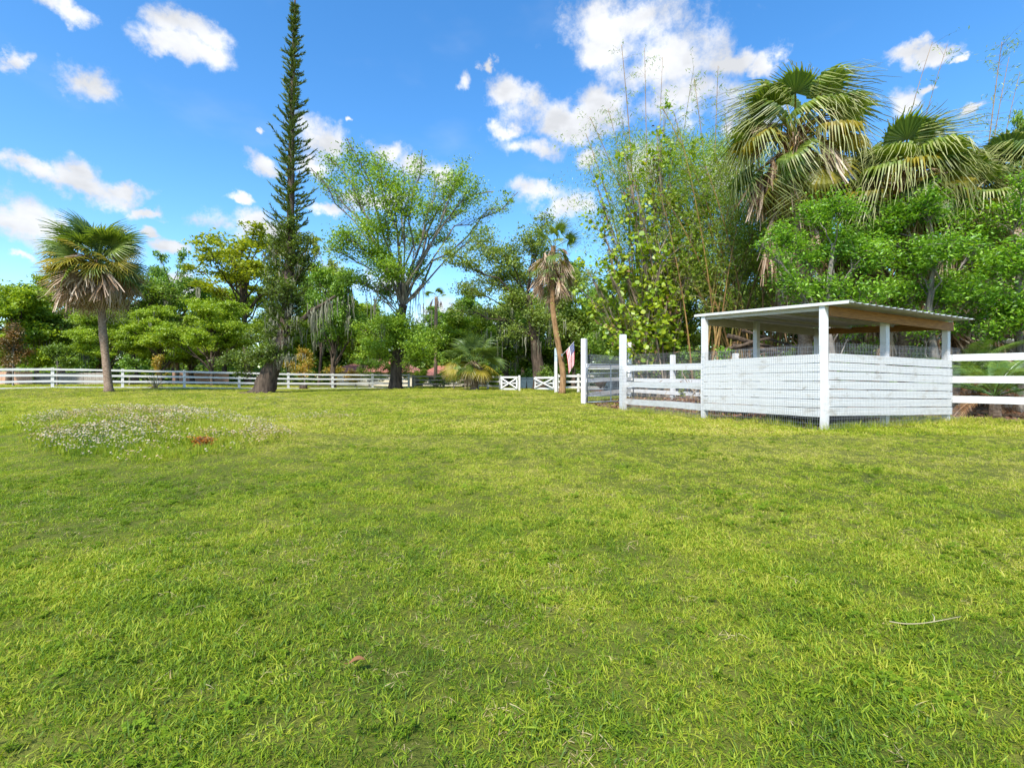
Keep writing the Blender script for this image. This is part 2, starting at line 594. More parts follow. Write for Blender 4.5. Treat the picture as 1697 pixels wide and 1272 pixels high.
M['pine_dark'] = leafmat('clinging_leaf', [(0.066, 0.112, 0.021), (0.131, 0.198, 0.028), (0.219, 0.300, 0.038)], .38, .6, .03)
M['copper_leaf'] = leafmat('copper_leaf', [(0.077, 0.085, 0.022), (0.183, 0.117, 0.030), (0.309, 0.143, 0.037)], .3, .8, .04)
M['gold_leaf'] = leafmat('gold_leaf', [(0.143, 0.180, 0.021), (0.311, 0.288, 0.028), (0.518, 0.360, 0.041), (0.544, 0.264, 0.069)], .35, .9, .04)
M['frond_green'] = leafmat('fan_frond_green', [(0.087, 0.149, 0.025), (0.160, 0.243, 0.034), (0.262, 0.338, 0.054)], .42, .8, .04, True)
M['frond_blue'] = leafmat('fan_frond_blue_green', [(0.068, 0.119, 0.032), (0.121, 0.196, 0.048), (0.197, 0.280, 0.068)], .38, .8, .04, True)
M['frond_yellow'] = leafmat('fan_frond_yellow', [(.20, .20, .02), (.34, .28, .025), (.42, .34, .06)], .4, .9, .03, True)
M['frond_dead'] = leafmat('fan_frond_dead', [(0.183, 0.110, 0.061), (0.330, 0.220, 0.132), (0.489, 0.364, 0.254), (0.588, 0.484, 0.366)], .2, 1.2, .02, True, tcol=(1, .92, .75))
M['frond_tip'] = leafmat('fan_frond_thread', [(.20, .23, .06), (.31, .34, .11), (.44, .43, .21)], .25, 1.0, .03, True, tcol=(1, .95, .7))
M['date_green'] = leafmat('feather_frond', [(0.070, 0.156, 0.027), (0.126, 0.240, 0.033), (0.225, 0.325, 0.045)], .3, .9, .10, True)


def grassmat(name, stops, transl=.45):
    m, nt, N, L, out = newmat(name)
    ge = N.new('ShaderNodeNewGeometry')
    oi = N.new('ShaderNodeObjectInfo')
    big = tnoise(N, L, ge.outputs['Position'], .33, 4, .6)
    mid = tnoise(N, L, ge.outputs['Position'], 2.6, 3, .6)
    f = math_(N, L, 'FRACT', math_(N, L, 'ADD', ge.outputs['Random Per Island'], oi.outputs['Random']))
    f = math_(N, L, 'MULTIPLY', f, .66)
    f = math_(N, L, 'ADD', f, math_(N, L, 'MULTIPLY', math_(N, L, 'SUBTRACT', big, .42), 1.15))
    f = math_(N, L, 'ADD', f, math_(N, L, 'MULTIPLY', math_(N, L, 'SUBTRACT', mid, .42), .75))
    sp = N.new('ShaderNodeSeparateXYZ')
    L.new(ge.outputs['Position'], sp.inputs[0])
    mr = N.new('ShaderNodeMapRange')
    mr.interpolation_type = 'SMOOTHSTEP'
    for nm, v in (('From Min', 1.0), ('From Max', 8.0), ('To Min', -.14), ('To Max', .17)):
        mr.inputs[nm].default_value = v
    L.new(math_(N, L, 'ADD', sp.outputs[1], math_(N, L, 'MULTIPLY', sp.outputs[0], .55)), mr.inputs['Value'])
    f = math_(N, L, 'ADD', f, mr.outputs[0])
    r = ramp(N, stops)
    L.new(f, r.inputs[0])
    leaf_shader(N, L, out, r.outputs[0], transl, .018, .6, tcol=(1.2, 1.2, .5))
    return m


GR = [(0.0, (.085, .165, .010)), (.20, (.165, .28, .012)), (.42, (.285, .39, .017)), (.62, (.42, .47, .032)), (.80, (.53, .51, .075)), (.96, (.60, .52, .18))]
M['grass'] = grassmat('grass_blade', GR)
M['straw'] = leafmat('dry_thatch', [(.26, .19, .08), (.40, .32, .15), (.52, .44, .24)], .3, 2.0, .0)
M['weed'] = leafmat('lawn_weed', [(.09, .17, .012), (.16, .27, .016), (.25, .35, .022)], .42, 3.0, .01)


def groundmat():
    m, nt, N, L, out = newmat('lawn_ground')
    b = N.new('ShaderNodeBsdfPrincipled')
    b.inputs['Roughness'].default_value = .95
    b.inputs['Specular IOR Level'].default_value = .1
    ge = N.new('ShaderNodeNewGeometry')
    at = N.new('ShaderNodeAttribute')
    at.attribute_name = 'soil'
    p = ge.outputs['Position']
    big = tnoise(N, L, p, .33, 4, .6)
    fine = tnoise(N, L, p, 45, 4, .7)
    mid = tnoise(N, L, p, 2.6, 3, .6)
    f = math_(N, L, 'ADD', math_(N, L, 'MULTIPLY', fine, .35), math_(N, L, 'MULTIPLY', math_(N, L, 'SUBTRACT', big, .30), 1.1))
    f = math_(N, L, 'ADD', f, math_(N, L, 'MULTIPLY', math_(N, L, 'SUBTRACT', mid, .45), .5))
    r = ramp(N, [(0, (.045, .058, .012)), (.3, (.09, .11, .018)), (.55, (.15, .16, .03)), (.8, (.24, .22, .06)), (1, (.30, .25, .11))])
    L.new(f, r.inputs[0])
    s = ramp(N, [(.25, (.075, .045, .028)), (.5, (.17, .115, .075)), (.75, (.27, .20, .14))])
    L.new(tnoise(N, L, p, 14, 5, .75), s.inputs[0])
    sf = math_(N, L, 'ADD', at.outputs['Fac'], math_(N, L, 'MULTIPLY', math_(N, L, 'SUBTRACT', fine, .5), .5))
    sr = ramp(N, [(.3, (0, 0, 0)), (.6, (1, 1, 1))])
    L.new(sf, sr.inputs[0])
    L.new(mixc(N, L, sr.outputs[0], r.outputs[0], s.outputs[0]), b.inputs['Base Color'])
    bp = N.new('ShaderNodeBump')
    bp.inputs['Strength'].default_value = .7
    bp.inputs['Distance'].default_value = .03
    L.new(fine, bp.inputs['Height'])
    L.new(bp.outputs[0], b.inputs['Normal'])
    L.new(b.outputs[0], out.inputs[0])
    return m


M['ground'] = groundmat()

# ------------------------------------------------------------------ pen / shed corner points (plan)
pF, pL, pR = np.array([6.447, 10.0]), np.array([5.10, 12.8]), np.array([10.5, 11.7])
pB = pL + (pR - pF)
p968, p1032, p1044, p1115, p1212 = np.array([2.88, 19.3]), np.array([3.67, 16.0]), np.array([5.86, 24.0]), np.array([7.15, 21.5]), np.array([8.6, 18.6])
PEN = np.array([p968, p1044, p1115, p1212, pB, pR, pF, pL, p1032])


def inside(poly, x, y):
    r = np.zeros(np.shape(x), bool)
    n = len(poly)
    for i in range(n):
        x1, y1 = poly[i]
        x2, y2 = poly[(i + 1) % n]
        c = ((y1 > y) != (y2 > y)) & (x < (x2 - x1) * (y - y1) / (y2 - y1 + 1e-12) + x1)
        r ^= c
    return r


WOODS = np.array([[5.2, 26], [7.3, 22], [9.0, 18.5], [9.8, 15.2], [12.0, 12.8], [14, 10.5], [40, 8], [40, 60], [8, 60], [5.0, 40]])
BALD = [((620 - CX) / F * 1.78, 1.78, .10), ((700 - CX) / F * 1.9, 1.93, .09), ((265 - CX) / F * 1.5, 1.5, .12), ((595 - CX) / F * 1.83, 1.80, .08),
        ((1670 - CX) / F * 2.7, 2.72, .25), ((300 - CX) / F * 3.2, 3.2, .1), ((1050 - CX) / F * 4.3, 4.35, .4), ((870 - CX) / F * 5.2, 5.3, .25),
        ((880 - CX) / F * 1.83, 1.85, .06), ((1610 - CX) / F * 6.3, 6.3, .7)]


def soil(x, y):
    s = np.where(inside(PEN, x, y), .62, 0.0)
    s = np.maximum(s, np.where(inside(WOODS, x, y), .8, 0.0))
    for (cx, cy_, r) in BALD:
        s = np.maximum(s, .30 * np.exp(-(((x - cx) / (r * 1.5)) ** 2 + ((y - cy_) / r) ** 2)))
    for (px, d, r) in ((440, 29.8, 1.9), (655, 40.8, 1.8), (180, 27.6, .35)):
        c = G(px, d)
        s = np.maximum(s, .9 * np.exp(-(((x - c[0]) / r) ** 2 + ((y - c[1]) / (r * .8)) ** 2) ** 2))
    s = np.maximum(s, .35 * smooth(46, 60, y))
    return s


def build_ground():
    ys = np.concatenate([np.linspace(-40, 0, 12), np.arange(.3, 4, .09), np.arange(4, 20, .22), np.arange(20, 50, .7), np.geomspace(50, 900, 26)])
    xs = np.concatenate([-np.geomspace(900, 46, 20), np.arange(-45, -12, .8), np.arange(-12, -4, .3), np.arange(-4, 4, .1), np.arange(4, 14, .25), np.arange(14, 45, .9), np.geomspace(46, 900, 20)])
    X, Y = np.meshgrid(xs, ys)
    Z = gz(X, Y)
    mb = MB()
    nx = len(xs)
    i = np.arange(len(ys) - 1)[:, None] * nx
    j = np.arange(nx - 1)[None, :]
    mb.add(np.stack([X, Y, Z], -1).reshape(-1, 3), np.stack([i + j, i + j + 1, i + nx + j + 1, i + nx + j], -1).reshape(-1, 4))
    me = mb.mesh('ground', M['ground'], smooth_=True)
    a = me.attributes.new('soil', 'FLOAT', 'POINT')
    a.data.foreach_set('value', soil(X, Y).astype(np.float32).ravel())
    tag(link('ground', me), kind='structure')


build_ground()


# ------------------------------------------------------------------ grass and flowers (scattered)
def blade_mesh(n, rad, h, w, mat, seed, lean=.5, segs=3, hvar=.35):
    rg = np.random.default_rng(seed)
    mb = MB()
    for k in range(n):
        a = rg.uniform(0, 2 * np.pi)
        r = rad * math.sqrt(rg.uniform())
        b = np.array([r * math.cos(a), r * math.sin(a), -.006])
        hd = rg.uniform(0, 2 * np.pi)
        dr = np.array([math.cos(hd), math.sin(hd), 0])
        sd_ = np.array([-dr[1], dr[0], 0])
        H = h * (1 + rg.uniform(-hvar, hvar))
        ln = lean * rg.uniform(.25, 1.5)
        W = w * rg.uniform(.7, 1.25)
        vs = []
        for s in range(segs):
            t = s / segs
            c = b + dr * H * ln * t ** 1.6 + np.array([0, 0, H * (t - .28 * ln * t * t)])
            ww = W * (1 - .45 * t) / 2
            vs += [c - sd_ * ww, c + sd_ * ww]
        tip = b + dr * H * ln + np.array([0, 0, H * (1 - .28 * ln)])
        vs.append(tip)
        f4 = [[2 * s, 2 * s + 1, 2 * s + 3, 2 * s + 2] for s in range(segs - 1)]
        mb.add(vs, f4, [[2 * segs - 2, 2 * segs - 1, 2 * segs]])
    return mb.mesh('tuft', mat)


def scatter(name, pts, rot, scl, idx, protos, kind_parent=None):
    col = bpy.data.collections.new(name + '_pieces')
    for k, me in enumerate(protos):
        o = bpy.data.objects.new('%s_piece_%02d' % (name, k), me)
        col.objects.link(o)
    me = bpy.data.meshes.new(name)
    me.vertices.add(len(pts))
    me.vertices.foreach_set('co', np.asarray(pts, np.float32).ravel())
    a = me.attributes.new('rot', 'FLOAT_VECTOR', 'POINT')
    a.data.foreach_set('vector', np.asarray(rot, np.float32).ravel())
    a = me.attributes.new('scl', 'FLOAT_VECTOR', 'POINT')
    a.data.foreach_set('vector', np.asarray(scl, np.float32).ravel())
    a = me.attributes.new('idx', 'INT', 'POINT')
    a.data.foreach_set('value', np.asarray(idx, np.int32))
    me.update()
    o = link(name, me)
    ng = bpy.data.node_groups.new(name + '_scatter', 'GeometryNodeTree')
    ng.interface.new_socket('Geometry', in_out='INPUT', socket_type='NodeSocketGeometry')
    ng.interface.new_socket('Geometry', in_out='OUTPUT', socket_type='NodeSocketGeometry')
    N, L = ng.nodes, ng.links
    gi, go = N.new('NodeGroupInput'), N.new('NodeGroupOutput')
    iop = N.new('GeometryNodeInstanceOnPoints')
    ci = N.new('GeometryNodeCollectionInfo')
    ci.inputs['Collection'].default_value = col
    ci.inputs['Separate Children'].default_value = True
    ci.inputs['Reset Children'].default_value = True

    def att(nm, ty):
        n = N.new('GeometryNodeInputNamedAttribute')
        n.data_type = ty
        n.inputs['Name'].default_value = nm
        return n.outputs['Attribute']
    L.new(gi.outputs[0], iop.inputs['Points'])
    L.new(ci.outputs[0], iop.inputs['Instance'])
    iop.inputs['Pick Instance'].default_value = True
    L.new(att('idx', 'INT'), iop.inputs['Instance Index'])
    L.new(att('rot', 'FLOAT_VECTOR'), iop.inputs['Rotation'])
    L.new(att('scl', 'FLOAT_VECTOR'), iop.inputs['Scale'])
    L.new(iop.outputs[0], go.inputs[0])
    md = o.modifiers.new('scatter', 'NODES')
    md.node_group = ng
    tag(o, kind='stuff')
    return o


def vnoise(x, y, s, seed=0):
    """cheap smooth value noise 0..1"""
    rg = np.random.default_rng(100 + seed)
    tab = rg.random((64, 64))
    u, v = np.asarray(x) * s, np.asarray(y) * s
    i, j = np.floor(u).astype(int), np.floor(v).astype(int)
    fu, fv = u - i, v - j
    fu, fv = fu * fu * (3 - 2 * fu), fv * fv * (3 - 2 * fv)
    g = lambda a, b: tab[a % 64, b % 64]
    return (g(i, j) * (1 - fu) + g(i + 1, j) * fu) * (1 - fv) + (g(i, j + 1) * (1 - fu) + g(i + 1, j + 1) * fu) * fv


def patch_field(x, y):
    """1 inside the flower patch on the mound"""
    cx = -7.2 - (y - 9.5) * .86
    return 1 - smooth(.72, 1.08, ((np.abs(x - cx) / 2.7) ** 2 + ((y - 10.6) / 4.9) ** 2) ** .5 + .25 * (vnoise(x, y, .9, 3) - .5))


def weed_mesh(seed):
    rg = np.random.default_rng(300 + seed)
    mb = MB()
    for k in range(16):
        a = rg.uniform(0, 6.28)
        r = rg.uniform(.008, .05)
        c = np.array([math.cos(a) * r, math.sin(a) * r, rg.uniform(.012, .026)])
        mb.tube([(c[0] * .3, c[1] * .3, 0), c], .0007, 3, False)
        for j in range(3):
            b = a + j * 2.1
            d = np.array([math.cos(b), math.sin(b), rg.uniform(-.1, .25)]) * .010
            w = np.array([-math.sin(b), math.cos(b), 0]) * .0055
            mb.add([c, c + d * .6 + w, c + d * 1.15, c + d * .6 - w], [[0, 3, 2, 1]])
    return mb.mesh('weed', M['weed'])


def build_grass():
    protos = [blade_mesh(26, .065, .023, .0042, M['grass'], 1, 1.3), blade_mesh(28, .07, .020, .0040, M['grass'], 2, 1.9),
              blade_mesh(22, .06, .028, .0044, M['grass'], 3, 1.1), blade_mesh(28, .07, .017, .0040, M['grass'], 4, 2.4), blade_mesh(20, .06, .033, .0038, M['grass'], 5, .9),
              blade_mesh(30, .16, .036, .012, M['grass'], 6, 1.3, 2), blade_mesh(30, .17, .030, .013, M['grass'], 7, 2.0, 2),
              blade_mesh(30, .12, .22, .008, M['grass'], 8, .5, 3, .5), blade_mesh(26, .10, .17, .008, M['grass'], 9, .7, 3, .5),
              blade_mesh(16, .07, .012, .0034, M['straw'], 10, 3.5, 2), weed_mesh(1), weed_mesh(2)]
    X, Y = [], []
    y = .8
    while y < 47:
        dy = .25 if y < 6 else 1.0
        w = 2.16 * (y + dy) + 1.2 + 6.0 * max(0.0, 1 - y / 14)
        rho = 1700 if y < 2.6 else 1700 * (2.6 / y) ** 1.5
        if y > 9:
            rho *= .62
        n = int(rho * w * dy)
        X.append(rng.uniform(-w / 2, w / 2, n))
        Y.append(rng.uniform(y, y + dy, n))
        y += dy
    X, Y = np.concatenate(X), np.concatenate(Y)
    s = soil(X, Y)
    clump = vnoise(X, Y, 2.2, 1) * .6 + vnoise(X, Y, 6, 2) * .4
    keep = (rng.random(len(X)) > s * 1.35) & (rng.random(len(X)) < .30 + 1.0 * clump)
    X, Y, clump = X[keep], Y[keep], clump[keep]
    n = len(X)
    far = Y > 9
    idx = np.where(far, rng.integers(5, 7, n), rng.integers(0, 5, n))
    sc = np.where(far, rng.uniform(.7, 1.25, n) * (.75 + .012 * Y), rng.uniform(.5, 1.1, n)) * (.70 + .5 * clump)
    kind = rng.random(n)
    dryp = vnoise(X, Y, .7, 12) * .6 + vnoise(X, Y, 2.4, 13) * .4
    weedp = vnoise(X, Y, 1.1, 14)
    near = Y < 9
    idx = np.where(near & (kind < .02 + .22 * np.clip(dryp - .45, 0, 1) * 2), 9, idx)
    idx = np.where(near & (kind > .985 - .22 * np.clip(weedp - .6, 0, 1) * 2), rng.integers(10, 12, n), idx)
    pf = patch_field(X, Y)
    tall = (pf > .2) & (rng.random(n) < .5 * pf)
    idx = np.where(tall, rng.integers(7, 9, n), idx)
    sc = np.where(tall, rng.uniform(.30, .62, n), sc)
    # longer grass along the foot of the boards and posts
    ex, ey, ei, es = [], [], [], []
    for a, b, k in ((pF, pR, 150), (pF, pL, 80), (pL, p1032, 110), (pR, pR + (.72 * 3, -.69 * 3), 60)):
        t = rng.random(k)
        off = rng.normal(0, .10, (k, 2))
        q = a + (b - a) * t[:, None] + off
        ex.append(q[:, 0]); ey.append(q[:, 1]); ei.append(rng.integers(7, 9, k)); es.append(rng.uniform(.35, .9, k))
    t = rng.random(1500)
    qx, qy = rng.uniform(-30, -9, 1500), None
    X = np.concatenate([X] + ex)
    Y = np.concatenate([Y] + ey)
    idx = np.concatenate([idx] + ei)
    sc = np.concatenate([sc] + es)
    n = len(X)
    Z = gz(X, Y)
    rot = np.stack([rng.normal(0, .22, n), rng.normal(0, .22, n), rng.uniform(0, 6.283, n)], 1)
    o = scatter('grass', np.stack([X, Y, Z], 1), rot, np.stack([sc, sc, sc * rng.uniform(.8, 1.2, n)], 1), idx, protos)
    print('grass tufts', n)


build_grass()


def flower_protos():
    wp = surf('white_petal', two((.52, .50, .46), (.64, .62, .58), 4), .7)
    pp = surf('pinkish_petal', two((.50, .36, .30), (.62, .48, .42), 4), .7)
    yc = surf('yellow_flower_centre', two((.45, .30, .02), (.55, .38, .03), 4), .7)
    res = []
    for k, (pm, hgt) in enumerate(((wp, .13), (wp, .18), (pp, .12), (wp, .09))):
        rg = np.random.default_rng(40 + k)
        mb = MB()
        for q in range(3):
            b = np.array([rg.normal(0, .03), rg.normal(0, .03), 0])
            top = b + np.array([rg.normal(0, .04), rg.normal(0, .04), hgt * rg.uniform(.75, 1.15)])
            mb.tube([b, (b + top) / 2 + rg.normal(0, .008, 3), top], .002, 3, False, 2)
            nrm = np.array([rg.normal(0, .35), rg.normal(-.25, .35), 1.0])
            nrm /= np.linalg.norm(nrm)
            u = np.cross(nrm, [0, 1, 0]); u /= np.linalg.norm(u)
            w = np.cross(nrm, u)
            rr = .0125
            a = np.arange(14) / 14 * 2 * np.pi
            rad = np.where(np.arange(14) % 2 == 0, rr, rr * .72)
            ring = top + rad[:, None] * (np.cos(a)[:, None] * u + np.sin(a)[:, None] * w) + nrm * .003
            mb.add(np.vstack([top, ring]), None, [[0, i + 1, (i + 1) % 14 + 1] for i in range(14)], 0)
            ring2 = top + nrm * .006 + .006 * (np.cos(a[::2])[:, None] * u + np.sin(a[::2])[:, None] * w)
            mb.add(np.vstack([top + nrm * .008, ring2]), None, [[0, i + 1, (i + 1) % 7 + 1] for i in range(7)], 1)
        res.append(mb.mesh('flower', [pm, yc, M['grass']]))
    return res


def build_flowers():
    n0 = 80000
    X, Y = rng.uniform(-18, -1.0, n0), rng.uniform(5, 17, n0)
    pf = patch_field(X, Y)
    edge = vnoise(X, Y, .8, 6) * .6 + vnoise(X, Y, 2.5, 7) * .4
    k = rng.random(n0) < pf * np.clip(2.1 * edge - .62, 0, 1)
    X, Y = X[k], Y[k]
    # two stray drifts further right and by the pine
    for (px, d, sx, sy, c) in ((540, 12.8, .5, .5, 160), (430, 22, 1.5, .5, 260), (330, 17, 1.6, .6, 150)):
        cx = (px - CX) / F * d
        X = np.concatenate([X, rng.normal(cx, sx, c)])
        Y = np.concatenate([Y, rng.normal(d, sy, c)])
    n = len(X)
    print('flowers', n)
    far = Y > 14
    pink = vnoise(X, Y, .5, 9) > .48
    idx = np.where(pink & (rng.random(n) < .7), 2, rng.choice([0, 1, 3], n))
    sc = rng.uniform(.7, 1.15, n) * np.where(far, .8, 1.0)
    rot = np.stack([rng.normal(0, .1, n), rng.normal(0, .1, n), rng.uniform(0, 6.28, n)], 1)
    scatter('wild_flowers', np.stack([X, Y, gz(X, Y)], 1), rot, np.stack([sc, sc, sc], 1), idx, flower_protos())


build_flowers()


# ------------------------------------------------------------------ foliage tools
def leaves(mb, C, size, rg, aspect=.5, up=.6, droop=.25, mi=0, fold=.12):
    """one small folded quad per leaf"""
    n = len(C)
    if n == 0:
        return
    nr = rg.normal(0, 1, (n, 3))
    nr[:, 2] = np.abs(nr[:, 2]) + up
    nr /= np.linalg.norm(nr, axis=1)[:, None]
    ax = rg.normal(0, 1, (n, 3))
    ax[:, 2] -= droop
    ax -= nr * np.sum(ax * nr, 1)[:, None]
    ax /= np.linalg.norm(ax, axis=1)[:, None] + 1e-9
    sd_ = np.cross(nr, ax)
    Ls = (size * rg.uniform(.65, 1.3, n))[:, None]
    W = Ls * aspect
    b, t = C - ax * Ls / 2, C + ax * Ls / 2
    l = C - sd_ * W / 2 + nr * W * fold - ax * Ls * .06
    r = C + sd_ * W / 2 + nr * W * fold - ax * Ls * .06
    v = np.stack([b, r, t, l], 1).reshape(-1, 3)
    mb.add(v, np.arange(n * 4).reshape(-1, 4), mi=mi)


def bez(a, b, c, n):
    t = np.linspace(0, 1, n)[:, None]
    return (1 - t) ** 2 * a + 2 * t * (1 - t) * b + t * t * c


def path_at(pts, t):
    pts = np.asarray(pts, float)
    k = t * (len(pts) - 1)
    i = min(int(k), len(pts) - 2)
    return pts[i] + (pts[i + 1] - pts[i]) * (k - i)


def curve(pts, n):
    """smooth path through the points"""
    pts = np.asarray(pts, float)
    m = len(pts)
    t = np.linspace(0, m - 1, n)
    out = []
    for q in t:
        i = min(int(q), m - 2)
        f = q - i
        p0, p1, p2, p3 = pts[max(i - 1, 0)], pts[i], pts[i + 1], pts[min(i + 2, m - 1)]
        out.append(.5 * ((2 * p1) + (p2 - p0) * f + (2 * p0 - 5 * p1 + 4 * p2 - p3) * f * f + (3 * p1 - p0 - 3 * p2 + p3) * f ** 3))
    return np.array(out)


def clump_tree(wood, fol, trunk, r0, r1, clumps, rg, leaf=.12, dens=60, twigs=14, aspect=.5, tmin=.25, spread=.17, up=.6, droop=.25, limb_r=.035, flare=True, tw_r=.012, limbs=None):
    """trunk path + limbs out to each clump + twigs + leaves. clump = (centre, (rx,ry,rz), density factor)"""
    trunk = curve(trunk, 14)
    t = np.linspace(0, 1, 14)
    rad = r0 + (r1 - r0) * t ** .8
    if flare:
        rad = rad * (1 + .55 * np.exp(-t * 16))
    wood.tube(trunk, rad, 11, jit=.07)
    wood = limbs or wood
    z0, z1 = trunk[0, 2], trunk[-1, 2]
    for (c, r, df) in clumps:
        c, r = np.asarray(c, float), np.asarray(r, float)
        rm = float(np.mean(r))
        tt = np.clip((c[2] - z0 - .55 * np.linalg.norm((c - trunk[-1])[:2])) / (z1 - z0 + 1e-6) - rg.uniform(.1, .3), tmin, .97)
        a = path_at(trunk, tt)
        d = c - a
        ctl = a + d * .45 + np.array([0, 0, .18 * np.linalg.norm(d)]) + rg.normal(0, .05, 3) * np.linalg.norm(d)
        limb = bez(a, ctl, c + (c - ctl) * .25, 8)
        limb[1:] += rg.normal(0, .018 * np.linalg.norm(d), (7, 3))
        lr = limb_r * (.6 + .12 * np.linalg.norm(d)) * min(1.6, rm + .4)
        wood.tube(limb, np.linspace(lr, lr * .3, 8), 5, False)
        k = max(4, int(twigs * (.6 + .4 * rm)))
        dirs = rg.normal(0, 1, (k, 3))
        dirs[:, 2] += .25
        dirs /= np.linalg.norm(dirs, axis=1)[:, None]
        tips = c + dirs * r * (rg.uniform(.45, 1.08, k) ** .7)[:, None]
        cs = []
        nl = int(dens * df * rm * rm * 4 / k * (1.0)) + 1
        for q in range(k):
            s = path_at(limb, rg.uniform(.55, 1))
            tp = tips[q]
            mid = (s + tp) / 2 + rg.normal(0, .07 * rm, 3) + np.array([0, 0, .06 * rm])
            wood.tube(bez(s, mid, tp, 4), [tw_r * (1 + rm), tw_r * (.8 + rm * .5), tw_r * .7, tw_r * .4], 3, False)
            u = rg.uniform(.25, 1.08, nl)[:, None]
            base = (1 - u) ** 2 * s + 2 * u * (1 - u) * mid + u * u * tp
            cs.append(base + rg.normal(0, 1, (nl, 3)) * r * spread * np.array([1, 1, .62]))
        leaves(fol, np.vstack(cs), leaf, rg, aspect, up, droop)


def moss_strands(mb, tops, lens, rg, w=.05):
    """hanging beards: a few wavy ribbons each"""
    for p, ln in zip(tops, lens):
        for k in range(rg.integers(4, 8)):
            a = np.asarray(p) + rg.normal(0, .10 + .05 * ln, 3) * np.array([1, 1, .5])
            l2 = ln * rg.uniform(.5, 1.1)
            n = 5
            h = rg.uniform(0, np.pi)
            s = np.array([math.cos(h), math.sin(h), 0])
            vs = []
            for i in range(n):
                t = i / (n - 1)
                c = a + np.array([0, 0, -l2 * t]) + rg.normal(0, .025, 3)
                ww = w * (1 - .85 * t) * rg.uniform(.5, 1.2)
                vs += [c - s * ww, c + s * ww]
            mb.add(vs, [[2 * i, 2 * i + 1, 2 * i + 3, 2 * i + 2] for i in range(n - 1)])


def pxclumps(lst, d, rg, dz=60, rd=None, squash=.8):
    """(px, py, radius px, density) at about depth d -> world clumps with their own depth"""
    out = []
    for q in lst:
        px, py, r = q[:3]
        df = q[3] if len(q) > 3 else 1.0
        dd = d + rg.uniform(-dz, dz) / F * d
        c = P(px, py, dd)
        rr = r / F * d
        out.append((c, (rr, rr, rr * squash), df))
    return out


